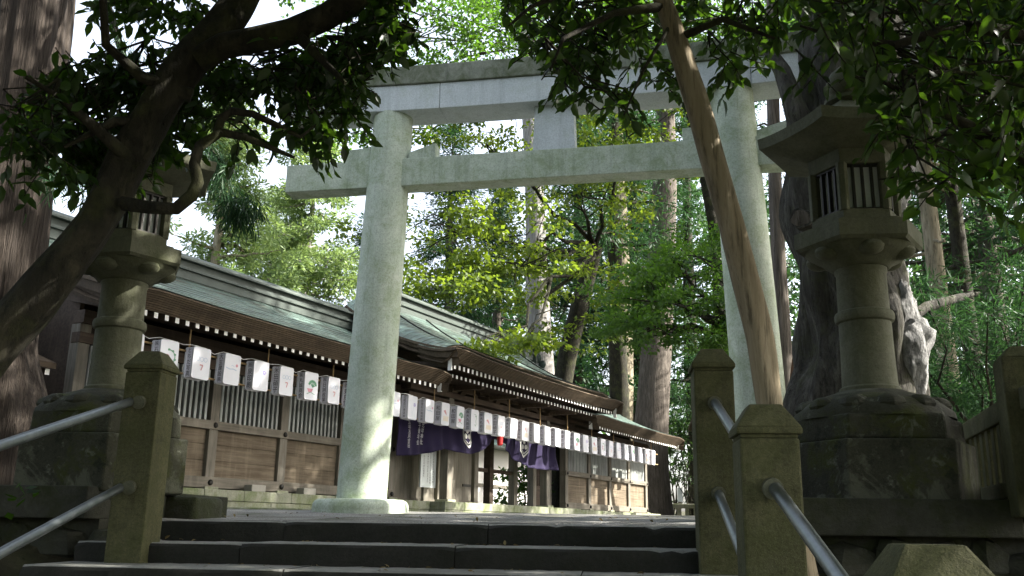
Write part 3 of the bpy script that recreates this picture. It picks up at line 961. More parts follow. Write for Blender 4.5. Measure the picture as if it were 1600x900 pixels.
# gate house -------------------------------------------------------
GC = 10.03
def gatehouse():
    o = thing('shrine_gatehouse', 'taller shrine gatehouse between the two wings with curved copper roof', 'gatehouse', bw(0, 0, 0), BROT)
    plinth(o, 5.95, 14.1, .42, -3.6, name='plinth')
    plinth(o, 5.05, 5.94, 0, -3.6); plinth(o, 14.11, 15.0, 0, -3.6)
    # front row of square posts, rear row
    for p in (7.1, 12.95):
        b = MB(); b.box(p - .12, p + .12, .18, .42, .66, 3.4); q = b.build('post', WOOD_POST, o, bevel=.014)
        s = MB(); s.box(p - .2, p + .2, .1, .5, .581, .66); s.build('pad_stone', PLINTH_STONE, q, bevel=.012)
    for p in (5.35, 7.9, 9.85, 10.75, 12.3, 13.6, 14.75):
        b = MB(); b.box(p - .11, p + .11, .98, 1.2, .58, 3.5); b.build('inner_post', WOOD_POST if p != 10.75 else WOOD_DARK, o, bevel=.012)
    for (z0, z1, y0, y1) in ((2.98, 3.2, .2, .4), (3.25, 3.4, .15, .45), (2.62, 2.8, 1.0, 1.18), (3.2, 3.42, 1.0, 1.18)):
        b = MB(); b.box(5.12, 14.94, y0, y1, z0, z1); b.build('beam', WOOD_DARK, o, bevel=.012)
    # door leaves and side panels at the inner line
    def leaf(a, c, name='door'):
        b = MB(); n = 2
        for i in range(n): b.box(a + (c - a) * i / n + .003, a + (c - a) * (i + 1) / n - .003, 1.07, 1.12, .66, 2.6)
        d = b.build(name, WOOD_POST, o)
        s = MB(); s.box(c - .5, c - .06, 1.045, 1.07, 1.08, 1.15); s.build('hinge', IRON, d)
        for za, zb in ((.60, .68), (2.05, 2.10)):
            f = MB(); f.box(a, c, 1.03, 1.07, za, zb); f.build('door_rail', WOOD_BEAM, d)
    leaf(5.5, 7.76); leaf(8.04, 9.72)
    # right of the opening: barred door
    b = MB(); lattice_bay(b, 13.72, 14.62, 1.3, 2.6, 1.06, .12, .04); b.box(13.72, 14.62, 1.05, 1.1, .66, 1.3)
    b.build('barred_door', WOOD_DARK, o)
    # open passage: rails across, rear posts
    b = MB(); b.box(9.9, 12.25, 1.05, 1.13, 1.55, 1.66); b.build('passage_rail', WOOD_DARK, o)
    b = MB(); b.box(5.1, 9.8, 3.4, 3.5, .58, 3.6); b.box(9.8, 14.95, 3.4, 3.5, 2.7, 3.6); b.box(5.06, 5.12, 1.2, 3.4, .58, 3.6)
    b.build('rear_wall', WOOD_DARK, o)
    # bracket sets and struts under the eaves
    for p in (5.5, 7.1, 9.05, 11.0, 12.95, 14.6):
        b = MB()
        b.box(p - .13, p + .13, .1, .5, 3.4, 3.52); b.box(p - .42, p + .42, .22, .38, 3.52, 3.62)
        for dx in (-.34, 0, .34): b.box(p + dx - .09, p + dx + .09, .18, .42, 3.62, 3.72)
        b.box(p - .07, p + .07, -.75, .5, 3.44, 3.56)
        b.build('bracket', EAVE_WOOD, o, bevel=.015)
    for p in (8.1, 10.05, 12.0):
        b = MB()
        pts = [(-.5, 0), (-.42, .1), (-.2, .18), (-.1, .27), (.1, .27), (.2, .18), (.42, .1), (.5, 0), (.3, 0), (.18, .08), (-.18, .08), (-.3, 0)]
        vs_ = [(p + x, .24, 3.40 + z) for x, z in pts] + [(p + x, .36, 3.40 + z) for x, z in pts]; n = len(pts)
        b.add(vs_, [(i, (i + 1) % n, n + (i + 1) % n, n + i) for i in range(n)] + [tuple(range(n)), tuple(range(2 * n - 1, n - 1, -1))])
        b.build('frog_leg_strut', EAVE_WOOD, o)
    b = MB(); b.box(5.1, 14.96, .2, .4, 3.72, 3.86); b.build('eave_purlin', EAVE_WOOD, o, bevel=.012)
    # roof in two layers: main slope and a thin projecting lower course
    rf, zt, ed = roof_mesh(4.75, 15.3, 1.05, -2.0, 4.23, 5.86, 'roof', o, ends=(1.0, 1.0), drop=(.42, .42), thick=.2, sori=.1, conc=1.5)
    lo, z2, e2 = roof_mesh(4.65, 15.4, 1.4, .3, 4.0, 4.32, 'lower_eave', o, ends=(.6, .6), drop=(.1, .1), thick=.28, both=False, sori=.12)
    ridge(rf, 6.0, 15.1, -2.0, 5.66, 6.22, ornL=False)
    # cords of the roof: thin descending rolls
    for t in (6.3, 8.2, 12.0, 13.9):
        b = MB(); pts = []
        for i in range(13):
            s = i / 12; pts.append((t + (.25 if t > GC else -.25) * (1 - s), -(1.05 - 3.05 * s), zt(s) + .03))
        b.tube(pts, .022, 6); b.build('roof_cable', IRON, rf)
    # gable infill
    for t in (5.3, 14.75):
        b = MB(); b.add([(t, .6, 3.4), (t, 3.4, 3.4), (t, 2.0, 5.6), (t + .06, .6, 3.4), (t + .06, 3.4, 3.4), (t + .06, 2.0, 5.6)], [(0, 2, 1), (3, 4, 5), (0, 1, 4, 3), (1, 2, 5, 4), (2, 0, 3, 5)])
        b.build('gable', WOOD_DARK, o)
    rafters(o, 4.92, 15.1, 1.08, 3.70, .213, k_in=-.3, w=.08, h=.1, rise=.12)
    rafters(o, 4.95, 15.05, .86, 3.53, .213, k_in=-.3, w=.07, h=.075, rise=.12)
    for t in (4.8, 15.25):
        b = MB(); b.box(t - .022, t + .022, -1.2, -1.1, 3.56, 3.86); b.build('verge_end', WHITE_PAINT, o)
    return o


gh = gatehouse()

# purple curtain ----------------------------------------------------
def text_mesh(body, size, vertical=True, sp=.98, bold=.012):
    cu = bpy.data.curves.new('lettering', 'FONT')
    cu.body = '\n'.join(body) if vertical else body
    cu.size = size; cu.align_x = 'CENTER'; cu.align_y = 'CENTER'; cu.space_line = sp
    cu.resolution_u = 2; cu.offset = size * bold
    ob = bpy.data.objects.new('lettering', cu); COL.objects.link(ob)
    dg = bpy.context.evaluated_depsgraph_get()
    me = bpy.data.meshes.new_from_object(ob.evaluated_get(dg))
    bpy.data.objects.remove(ob); bpy.data.curves.remove(cu)
    me.materials.clear()
    return me


def put_text(body, size, parent, pos, nrm, up, mat, name='lettering', sp=.98, stretch=1.0):
    me = text_mesh(body, size, True, sp, .0 if mat is INK else .012)
    nrm = Vector(nrm).normalized(); up = Vector(up).normalized(); x = up.cross(nrm)
    Mx = Matrix((x, up, nrm)).transposed().to_4x4(); Mx.translation = Vector(pos)
    me.transform(Matrix.Diagonal((stretch, 1, 1, 1))); me.transform(Mx)
    return link(name, me, mat, parent)


def curtain():
    t = thing('ceremonial_curtain', 'deep purple curtain with white crests hung across the gatehouse front', 'curtain', bw(0, 0, 0), BROT)
    y0 = .14
    keys = [(k_[0] - .62, k_[1]) for k_ in [(5.15, 1.58), (5.9, 1.64), (6.5, 1.75), (7.16, 1.90), (7.9, 1.84), (8.6, 1.86), (9.2, 2.05), (9.72, 2.32), (9.95, 2.45), (10.2, 2.32), (10.7, 2.05), (11.2, 1.85), (11.9, 1.72), (12.7, 1.70), (13.85, 1.74)]]
    kx = [k[0] for k in keys]; kz = [k[1] for k in keys]
    vs_ = []; fs = []; n = 150; m = 26
    def P(q, w):
        x = 4.53 + 8.7 * q; zb = float(np.interp(x, kx, kz)); zt_ = 2.99
        z = zt_ + (zb - zt_) * w
        fold = .05 * math.sin(x * 5.2 + 1.2 * w) * w + .03 * math.sin(x * 13 + .7) * w
        pull = math.exp(-((x - 9.33) / .9) ** 2)
        fold += .05 * pull * math.sin((x - 9.33) * 16 + w * 2) + .04 * w * math.sin(w * 7 + x)
        return (x, y0 - .05 - fold - .06 * w, z)
    for i in range(n + 1):
        for j in range(m + 1): vs_.append(P(i / n, j / m))
    for i in range(n):
        for j in range(m):
            a = i * (m + 1) + j; fs.append((a, a + 1, a + m + 2, a + m + 1))
    b = MB(); b.add(vs_, fs)
    o = b.build('cloth', CLOTH, t, smooth=True, angle=180)
    sol = o.modifiers.new('thickness', 'SOLIDIFY'); sol.thickness = .006
    def drape(me):
        """lay a flat mesh onto the folds of the cloth"""
        for v in me.vertices:
            x = v.co.x; q = (x - 4.53) / 8.7; zb = float(np.interp(x, kx, kz)); w = (2.99 - v.co.z) / (2.99 - zb)
            p = P(q, min(1, max(0, w))); v.co.y = p[1] - .014
    for (txt, x, z, s) in (('白山比咩神社', 5.6, 2.32, .135), ('氏子青年会', 5.38, 2.22, .135), ('平成五年五月吉日', 4.9, 2.22, .11)):
        q = put_text(txt, s, t, (x, .35, z), (0, -1, 0), (0, 0, 1), CLOTH_TEXT, sp=1.0); drape(q.data)
    for x, z in ((7.72, 2.36), (10.95, 2.34)):
        r = MB()
        for (ra, rb) in ((.37, .31), (.27, .235)):
            A = [(x + 0.8 * ra * math.sin(a), .35, z + ra * math.cos(a)) for a in [PI / 3 * i for i in range(6)]]
            B_ = [(x + 0.8 * rb * math.sin(a), .35, z + rb * math.cos(a)) for a in [PI / 3 * i for i in range(6)]]
            for i in range(6):
                i2 = (i + 1) % 6
                sub = 6
                vv = []
                for s_ in range(sub + 1):
                    f = s_ / sub
                    vv.append(tuple(np.array(A[i]) * (1 - f) + np.array(A[i2]) * f)); vv.append(tuple(np.array(B_[i]) * (1 - f) + np.array(B_[i2]) * f))
                r.add(vv, [(2 * s_, 2 * s_ + 1, 2 * s_ + 3, 2 * s_ + 2) for s_ in range(sub)])
        # leaf-like charges inside
        for a in (0, 2.1, 4.2):
            cx, cz = x + .1 * math.sin(a), z + .1 * math.cos(a)
            r.add([(cx + .075 * math.sin(q), .35, cz + .075 * math.cos(q)) for q in [PI / 4 * i for i in range(8)]], [tuple(range(8))])
        q = r.build('crest', CREST, t); drape(q.data)
    # red tassel cord
    c = MB(); c.tube([(9.33, -.02, 2.96), (9.33, -.04, 2.6)], .02, 8); c.tube([(9.33, -.04, 2.62), (9.33, -.05, 2.5), (9.33, -.05, 2.2)], [.05, .09, .075], 10)
    c.build('tassel', RED, t, smooth=True)
    return t


curtain()

# white notice board leaning at the gate ---------------------------
nb = thing('notice_board', 'white wooden notice board with columns of writing standing on the gate platform', 'notice board', bw(6.62, -.55, .58), BROT)
b = MB(); b.box(-.36, .36, -.02, .02, .36, 1.4); b.build('board', BOARD_WHITE, nb, bevel=.006)
b = MB(); b.box(-.12, .12, .025, .10, 0, .7); b.build('stand', WOOD_POST, nb)
for i, (x, tx) in enumerate(((.22, '白山比咩神社氏子青年会奉納'), (.08, '平成五年五月吉日白山比咩神社'), (-.04, '氏子青年会平成五年五月吉日'), (-.22, '白山比咩神社御案内'))):
    put_text(tx, .062, nb, (x, -.0225, .88), (0, -1, 0), (0, 0, 1), INK, sp=1.0)

# little offering: white support blocks on the plinth
for t_, lab in ((.15, 'pale wooden block on the plinth at the foot of the boards, near the leftmost bay'), (1.35 - .9 + 1.2, 'pale wooden block on the plinth close to the torii pillar')):
    b = MB(); b.box(-.19, .19, -.1, .1, 0, .13)
    o = b.build('timber_block', plain('pale_block', (.3, .29, .25), .8), None, bevel=.012)
    o.location = bw(t_, -.28, .582); o.rotation_euler.z = BROT
    tag(o, lab, 'timber block', 'pale blocks on the plinth')

# ------------------------------------------------------------------ paper lanterns in a row
def rrect(w, h, r, n=5):
    pts = []
    for cx, cz, a0 in ((w / 2 - r, h / 2 - r, 0), (-w / 2 + r, h / 2 - r, PI / 2), (-w / 2 + r, -h / 2 + r, PI), (w / 2 - r, -h / 2 + r, 1.5 * PI)):
        for i in range(n + 1):
            a = a0 + PI / 2 * i / n; pts.append((cx + r * math.cos(a), cz + r * math.sin(a)))
    return pts


def flat(b, pts, y):
    b.add([(x, y, z) for x, z in pts], [tuple(range(len(pts)))])


def stroke(b, pts, w, y):
    for (x0, z0), (x1, z1) in zip(pts[:-1], pts[1:]):
        dx, dz = x1 - x0, z1 - z0; L = math.hypot(dx, dz) + 1e-6; nx, nz = -dz / L * w / 2, dx / L * w / 2
        b.add([(x0 + nx, y, z0 + nz), (x1 + nx, y, z1 + nz), (x1 - nx, y, z1 - nz), (x0 - nx, y, z0 - nz)], [(0, 1, 2, 3)])


LW, LD, LH = .375, .2, .54
yF = -LD / 2 - .008 - .003      # picture plane
def pictures():
    out = []
    arc = lambda cx, cz, r, a0, a1, n=8: [(cx + r * math.cos(a0 + (a1 - a0) * i / n), cz + r * math.sin(a0 + (a1 - a0) * i / n)) for i in range(n + 1)]
    blob = lambda cx, cz, rx, rz, n=12: [(cx + rx * math.cos(2 * PI * i / n), cz + rz * math.sin(2 * PI * i / n)) for i in range(n)]
    # morning glory wreath
    g = MB(); stroke(g, arc(-.0, .0, .115, -1.2, 1.9, 12), .02, yF)
    for a in (-.9, -.3, .4, 1.0, 1.7): flat(g, blob(.12 * math.cos(a), .12 * math.sin(a), .028, .02, 7), yF - .001)
    r = MB(); stroke(r, arc(-.05, -.02, .05, .3, 5.6, 12), .026, yF - .001)
    out.append([(g, PIC_GREEN), (r, PIC_PINK)])
    # blue scallops and a red seven
    g = MB()
    for cx in (-.08, 0, .08): stroke(g, arc(cx, .07, .036, 0, 6.28, 12), .009, yF)
    r = MB(); stroke(r, [(-.035, -.03), (.035, -.03), (.0, -.12)], .022, yF)
    out.append([(g, PIC_BLUE), (r, PIC_RED)])
    # sea line with red sun
    g = MB(); stroke(g, [(-.15, .02), (-.06, .0), (.02, .012), (.1, -.005)], .018, yF); stroke(g, [(-.03, .06), (.0, .075), (.04, .055)], .008, yF)
    r = MB(); flat(r, blob(.1, .08, .028, .028), yF)
    out.append([(g, PIC_BLUE), (r, PIC_PINK)])
    # lilac flower on a thin stem
    g = MB(); stroke(g, [(-.02, -.2), (.0, -.1), (.03, 0), (.07, .06)], .006, yF); stroke(g, [(-.03, -.15), (-.06, -.02), (-.05, .06)], .005, yF)
    r = MB()
    for a in range(5): flat(r, blob(.07 + .03 * math.cos(a * 1.26), .07 + .03 * math.sin(a * 1.26), .022, .02, 8), yF - .0005 * a)
    out.append([(g, PIC_BLUE), (r, PIC_LILAC)])
    # fern fan over a red slice
    g = MB(); stroke(g, arc(.03, .0, .1, .1, 2.9, 12), .05, yF)
    for a in (.3, .8, 1.3, 1.8, 2.3): stroke(g, [(.03, -.02), (.03 + .1 * math.cos(a), .1 * math.sin(a))], .018, yF - .001)
    stroke(g, [(-.12, -.16), (-.02, -.12), (.1, -.16)], .012, yF)
    r = MB(); flat(r, [(-.12, -.05), (.05, -.05), (.01, -.12), (-.08, -.12)], yF - .002)
    out.append([(g, PIC_GREEN), (r, PIC_PINK)])
    # red bird over grass
    r = MB(); flat(r, [(-.1, .07), (-.02, .1), (.03, .04), (.05, -.03), (-.0, -.0), (-.05, .03)], yF)
    g = MB()
    for x in (-.1, -.05, 0, .05, .1): stroke(g, [(x, -.17), (x + .02, -.05)], .018, yF - .001)
    out.append([(r, PIC_RED), (g, PIC_OCHRE)])
    # curling green vine
    g = MB(); stroke(g, [(-.03, .15), (.05, .14), (.07, .05), (.04, -.02), (.06, -.09), (.02, -.15), (-.02, -.1)], .013, yF); flat(g, blob(.05, .1, .03, .02, 8), yF - .001)
    out.append([(g, PIC_GREEN)])
    return out


PICS = pictures()
TEXTS = ['㈱石垣木材', 'とちだ写真', '大玉建設㈱', '㈱泉印刷', '米田硝子', '㈱丸誠商会', '㈱日誠産業', '北陸石川商店㈱', '和田屋', '㈱大丸商店', '㈱東京堂', '山田工務店']
order_t = {0: 11, 1: 0, 2: 1, 3: 2, 4: 3, 5: 4, 6: 5, 7: 6, 8: 10, 9: 7, 10: 7, 11: 7, 12: 7, 13: 8, 14: 8, 15: 9, 16: 9}
order_p = {0: 2, 1: 0, 2: 1, 3: 2, 4: 3, 5: 1, 6: 4, 7: 1, 8: 2, 9: 3, 10: 2, 11: 3, 12: 2, 13: 5, 14: 4, 15: 6, 16: 5, 17: 1, 18: 6, 19: 5, 20: 6}
desc = {0: 'sea line and small sun', 1: 'green wreath and pink ring', 2: 'blue rings and red seven', 3: 'blue sea line', 4: 'thin lilac flower', 5: 'green fan over pink slice', 6: 'red bird over grass'}
NL = 35
LT0, LSP = -3.745, .7137
GP_L = 'paper lanterns in the row before the shrine'
cache_shade = None; cache_t = {}; cache_p = {}
pic_names = ['green wreath with pink ring', 'pale blue rings over a red seven', 'blue sea line with a red sun', 'lilac flower on a thin stem', 'green fan over a pink slice', 'red bird over ochre grass', 'curling green vine']
for i in range(NL):
    tpos = LT0 + LSP * i + random.uniform(-.015, .015)
    r = bpy.data.objects.new('paper_lantern', None); COL.objects.link(r); r.empty_display_size = .1
    r.location = bw(tpos, .5, 2.36 + LH / 2 + random.uniform(-.008, .008)); r.rotation_euler = (random.uniform(-.03, .03), random.uniform(-.03, .03), BROT + random.uniform(-.07, .07))
    if cache_shade is None:
        b = MB(); b.box(-LW / 2 + .012, LW / 2 - .012, -LD / 2, LD / 2, -LH / 2 + .01, LH / 2 - .01)
        sh = b.build('shade', PAPER_SIDE, r, bevel=.004)
        b = MB(); pts = rrect(LW, LH, .045)
        n = len(pts)
        b.add([(x, -LD / 2 - .008, z) for x, z in pts] + [(x, -LD / 2 + .03, z) for x, z in pts],
              [tuple(range(n - 1, -1, -1)), tuple(range(n, 2 * n))] + [(k, (k + 1) % n, n + (k + 1) % n, n + k) for k in range(n)])
        fc = b.build('front_panel', PAPER, r)
        b = MB(); pts = rrect(LW, LH, .045)
        b.add([(x, LD / 2 + .008, z) for x, z in pts] + [(x, LD / 2 - .03, z) for x, z in pts],
              [tuple(range(n - 1, -1, -1)), tuple(range(n, 2 * n))] + [(k, (k + 1) % n, n + (k + 1) % n, n + k) for k in range(n)])
        bc = b.build('back_panel', PAPER, r)
        cache_shade = (sh, fc, bc)
    else:
        for s_ in cache_shade:
            c = s_.copy(); COL.objects.link(c); c.parent = r
    ti = order_t.get(i, (i * 5 + 3) % len(TEXTS)); pi_ = order_p.get(i, [1, 2, 6, 4, 3, 5, 0][i % 7])
    if ti not in cache_t:
        tx = TEXTS[ti]; s_ = min(.125, .5 / len(tx))
        cache_t[ti] = put_text(tx, s_ * .98, r, (-LW / 2 + .012 - .004, -.0, .0), (-1, 0, 0), (0, 0, 1), INK, sp=1.02 if len(tx) > 4 else 1.0, stretch=1.0)
    else:
        c = cache_t[ti].copy(); COL.objects.link(c); c.parent = r
    if pi_ not in cache_p:
        cache_p[pi_] = [b.build('picture', m, r) for b, m in PICS[pi_]]
    else:
        for q in cache_p[pi_]:
            c = q.copy(); COL.objects.link(c); c.parent = r
    tag(r, '', 'paper lantern', GP_L)
    r['_i'] = i
    NAMES = None

ordn = ['first', 'second', 'third', 'fourth', 'fifth', 'sixth', 'seventh', 'eighth', 'ninth', 'tenth', 'eleventh', 'twelfth', 'thirteenth', 'fourteenth', 'fifteenth', 'sixteenth', 'seventeenth', 'eighteenth']
LABS = []
for i in range(NL):
    pi_ = order_p.get(i, [1, 2, 6, 4, 3, 5, 0][i % 7])
    if i < 9: lab = f'lantern with {pic_names[pi_]}, {ordn[i]} from the near end'
    elif i < 17: lab = f'lantern with {pic_names[pi_]}, {ordn[i - 9]} right of the torii pillar'
    else: lab = f'lantern with {pic_names[pi_]}, {ordn[NL - 1 - i]} from the far end'
    LABS.append(lab)
for o in list(COL.objects):
    if o.get('_i') is not None:
        o['label'] = LABS[o['_i']]; del o['_i']


def lantern_rack():
    t = thing('lantern_rack', 'thin bamboo rack of two poles carrying the row of paper lanterns', 'rack', bw(0, 0, 0), BROT)
    for z in (2.44, 2.83):
        b = MB(); b.tube([(-4.2, -.39, z), (8, -.39, z - .015), (21.6, -.39, z)], .018, 8); b.build('pole', BAMBOO, t, smooth=True)
    for i in range(13):
        x = -2.4 + i * 1.95; zt_ = 3.22 if x < 4.6 or x > 14.3 else 3.5
        b = MB(); b.tube([(x, -.35, 2.4), (x, -.35, zt_)], .016, 8); b.build('hanger', BAMBOO, t, smooth=True)
    b = MB(); pts = []
    for i in range(NL):
        x = LT0 + LSP * i
        pts += [(x - .15, -.5, 2.93), (x + .15, -.5, 2.92), (x + LSP / 2, -.5, 2.875 + .03 * math.sin(i * 2.1))]
    b.tube(pts, .007, 5); b.build('cable', WIRE, t)
    return t


lantern_rack()

# ------------------------------------------------------------------ side building, far left
def side_building():
    t = thing('side_corridor', 'low dark timber corridor with latticed wall left of the stone lantern', 'shrine building', bw(0, 0, 0), BROT)
    X0, X1 = -13.0, -4.4
    b = MB(); b.box(X0, X1, 1.0, 4.0, .2, 1.45); b.build('wall', WOOD_DARK, t)
    b = MB()
    for i in range(32):
        x = X0 + .1 + i * .25
        b.add([(x, .98, 1.45), (x + .025, .98, 1.45), (x + .5, .98, 1.98), (x + .475, .98, 1.98)], [(0, 1, 2, 3)])
        b.add([(x + .475, .975, 1.45), (x + .5, .975, 1.45), (x + .025, .975, 1.98), (x, .975, 1.98)], [(0, 1, 2, 3)])
    b.build('diamond_lattice', WOOD_POST, t)
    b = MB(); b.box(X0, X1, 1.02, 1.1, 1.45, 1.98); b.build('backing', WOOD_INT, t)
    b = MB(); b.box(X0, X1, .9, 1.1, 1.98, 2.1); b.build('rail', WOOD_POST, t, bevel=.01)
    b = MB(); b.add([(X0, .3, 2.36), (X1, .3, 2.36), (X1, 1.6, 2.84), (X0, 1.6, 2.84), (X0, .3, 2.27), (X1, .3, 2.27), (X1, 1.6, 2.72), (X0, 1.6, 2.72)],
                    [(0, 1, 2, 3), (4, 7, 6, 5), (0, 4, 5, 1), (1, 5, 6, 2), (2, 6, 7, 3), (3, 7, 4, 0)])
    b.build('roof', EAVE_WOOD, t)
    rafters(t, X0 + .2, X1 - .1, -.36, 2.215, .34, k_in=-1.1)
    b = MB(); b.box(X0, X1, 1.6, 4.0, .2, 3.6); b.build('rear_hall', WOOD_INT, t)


side_building()

# white walled hall seen through the open gate
p = at(760, 803, 47.0); p[2] = .19
t = thing('white_hall', 'white plastered hall glimpsed through the open gate passage', 'hall', p, BROT)
b = MB(); b.box(-9, 9, 0, 5, 0, 3.6); b.build('wall', plain('white_plaster', (.8, .79, .76), .8, var=.1, scale=2), t)
for i in range(7):
    b = MB(); x = -8.4 + i * 2.8; b.box(x - .12, x + .12, -.06, .02, 0, 3.6); b.build('post', WOOD_POST, t)
b = MB(); b.box(-9, 9, -.07, .02, 1.7, 1.85); b.build('rail', WOOD_POST, t)
b = MB(); b.hexa([(-10, -1.2, 3.6), (10, -1.2, 3.6), (10, 6.2, 3.6), (-10, 6.2, 3.6)], [(-8.5, 2.2, 5.4), (8.5, 2.2, 5.4), (8.5, 2.8, 5.4), (-8.5, 2.8, 5.4)]); b.build('roof', COPPER, t)

# far right: small sign, balustrade, roofed shed
p = at(1063, 803, 46.0); p[2] = .19
t = thing('sign_post', 'white board sign on a thin post beyond the end of the shrine', 'sign', p)
b = MB(); b.box(-.05, .05, -.05, .05, 0, 1.15); b.build('post', WOOD_POST, t)
b = MB(); b.box(-.12, .12, -.09, -.05, 1.1, 1.75); b.build('board', BOARD_WHITE, t)
p = at(1032, 803, 44.0); p[2] = .19
t = thing('stone_balustrade', 'low pale stone balustrade beside the end of the shrine', 'balustrade', p, -.1)
b = MB(); b.box(-.2, .2, -.2, .2, 0, 1.05); b.build('post', PLINTH_STONE, t, bevel=.02)
b = MB(); b.box(.2, 2.2, -.12, .12, .75, .95); b.build('rail', PLINTH_STONE, t, bevel=.02)
for i in range(5):
    b = MB(); x = .45 + i * .38; b.box(x - .08, x + .08, -.09, .09, .2, .75); b.build('baluster', PLINTH_STONE, t, bevel=.02)
p = at(1084, 803, 40.0); p[2] = .19
t = thing('timber_shed', 'dim timber shed with red brown boards behind the right stone posts', 'shed', p, -.15)
b = MB(); b.box(.4, 3.4, 0, 2.5, 0, 4.2); b.build('wall', wood('red_brown_board', (.012, .009, .007), (.03, .022, .017), 2), t)
b = MB(); b.box(0, 3.8, -.8, 3.2, 4.2, 4.35); b.box(.1, 3.7, -.6, 3, 4.36, 4.55); b.build('roof', WOOD_DARK, t, bevel=.02)
b = MB(); b.box(.38, 3.42, -.05, 0, 3.3, 3.5); b.build('beam', WOOD_DARK, t)

# ------------------------------------------------------------------ foliage tools
def rand_unit(n):
    v = RNG.normal(size=(n, 3)); return v / np.linalg.norm(v, axis=1)[:, None]


def leaves(name, mat, parent, C, D, N, L, Wd, tint, fold=False, off=(0, 0, 0)):
    """C centres, D leaf direction, N leaf normal, L length, Wd width, tint per leaf -> one mesh"""
    C = np.asarray(C, float) - np.array(off); n = len(C)
    D = D / np.linalg.norm(D, axis=1)[:, None]
    S = np.cross(N, D); S /= (np.linalg.norm(S, axis=1)[:, None] + 1e-9); Nn = np.cross(D, S)
    L = np.broadcast_to(np.asarray(L, float), (n,))[:, None]; Wd = np.broadcast_to(np.asarray(Wd, float), (n,))[:, None]
    if not fold:
        V = np.stack([C, C + D * L * .45 + S * Wd * .5, C + D * L, C + D * L * .45 - S * Wd * .5], 1).reshape(-1, 3)
        k = 4; polys = np.arange(n * 4).reshape(n, 4); npoly = n; pv = 4
        loops = polys.reshape(-1); starts = np.arange(n) * 4; totals = np.full(n, 4); tn = tint
    else:
        sag = -Nn * L * .10
        up = Nn * Wd * .16
        V = np.stack([C,
                      C + D * L * .28 + S * Wd * .42 + up, C + D * L * .30, C + D * L * .28 - S * Wd * .42 + up,
                      C + D * L * .62 + S * Wd * .40 + up + sag * .6, C + D * L * .64 + sag * .6, C + D * L * .62 - S * Wd * .40 + up + sag * .6,
                      C + D * L * 1.0 + sag * 1.6], 1).reshape(-1, 3)
        base = (np.arange(n) * 8)[:, None]
        tri = np.array([[0, 2, 1], [0, 3, 2], [4, 5, 7], [5, 6, 7]]); quad = np.array([[1, 2, 5, 4], [2, 3, 6, 5]])
        T = (base[:, None, :] + tri[None]).reshape(-1, 3); Q = (base[:, None, :] + quad[None]).reshape(-1, 4)
        loops = np.concatenate([T.reshape(-1), Q.reshape(-1)])
        totals = np.concatenate([np.full(len(T), 3), np.full(len(Q), 4)])
        starts = np.concatenate([[0], np.cumsum(totals)[:-1]])
        tn = np.concatenate([np.repeat(tint, 4), np.repeat(tint, 2)])
    me = bpy.data.meshes.new(name)
    me.vertices.add(len(V)); me.vertices.foreach_set('co', V.astype(np.float32).reshape(-1))
    me.loops.add(len(loops)); me.loops.foreach_set('vertex_index', loops.astype(np.int32))
    me.polygons.add(len(totals)); me.polygons.foreach_set('loop_start', starts.astype(np.int32)); me.polygons.foreach_set('loop_total', totals.astype(np.int32))
    if fold: me.polygons.foreach_set('use_smooth', [True] * len(totals))
    a = me.attributes.new('tint', 'FLOAT', 'FACE'); a.data.foreach_set('value', np.asarray(tn, np.float32))
    me.update(); me.validate()
    return link(name, me, mat, parent)


def clump_leaves(centres, rad, per, flat_=.55, L=.16, Wf=.5, droop=.3, up=.5, tint_sp=.35, out=.9):
    """leaves spread through ellipsoidal clumps; returns arrays"""
    centres = np.asarray(centres, float); m = len(centres)
    rad = np.broadcast_to(np.asarray(rad, float), (m,))
    idx = np.repeat(np.arange(m), per); n = len(idx)
    u = rand_unit(n) * (RNG.random(n) ** .45)[:, None]
    u[:, 2] *= flat_
    C = centres[idx] + u * rad[idx][:, None]
    D = rand_unit(n); D = D * .8 + u * out; D[:, 2] -= droop
    N = rand_unit(n); N[:, 2] = np.abs(N[:, 2]) + up
    ct = RNG.random(m)
    tint = np.clip(ct[idx] * .7 + RNG.random(n) * tint_sp, 0, 1)
    Ls = L * RNG.uniform(.6, 1.25, n)
    return C, D, N, Ls, Ls * Wf, tint


def trunk(name, mat, parent, pts, rad, off, seg=18, wob=.04, ridges=9, ramp=.03, seed=1, sub=6):
    P = []; Rr = []
    pts = [np.array(p, float) for p in pts]
    for i in range(len(pts) - 1):
        p0 = pts[max(i - 1, 0)]; p1 = pts[i]; p2 = pts[i + 1]; p3 = pts[min(i + 2, len(pts) - 1)]
        for j in range(sub):
            t = j / sub
            P.append(.5 * ((2 * p1) + (-p0 + p2) * t + (2 * p0 - 5 * p1 + 4 * p2 - p3) * t * t + (-p0 + 3 * p1 - 3 * p2 + p3) * t ** 3))
            Rr.append(rad[i] * (1 - t) + rad[i + 1] * t)
    P.append(pts[-1]); Rr.append(rad[-1])
    b = MB(); b.tube(P, Rr, seg, wob=wob, seed=seed, ridges=ridges, ramp=ramp)
    return b.build(name, mat, parent, smooth=True, off=off, angle=80)


def branch_mb(b, p0, p1, r0, r1, seed, n=7, bend=.12):
    rg = np.random.default_rng(seed)
    p0 = np.array(p0, float); p1 = np.array(p1, float); L = np.linalg.norm(p1 - p0)
    pts = []
    for i in range(n + 1):
        q = i / n; w = (rg.normal(size=3) * bend * L * .3) * math.sin(q * PI)
        pts.append(p0 + (p1 - p0) * q + w * (1 if 0 < i < n else 0))
    b.tube(pts, [r0 + (r1 - r0) * i / n for i in range(n + 1)], 6)
    return pts


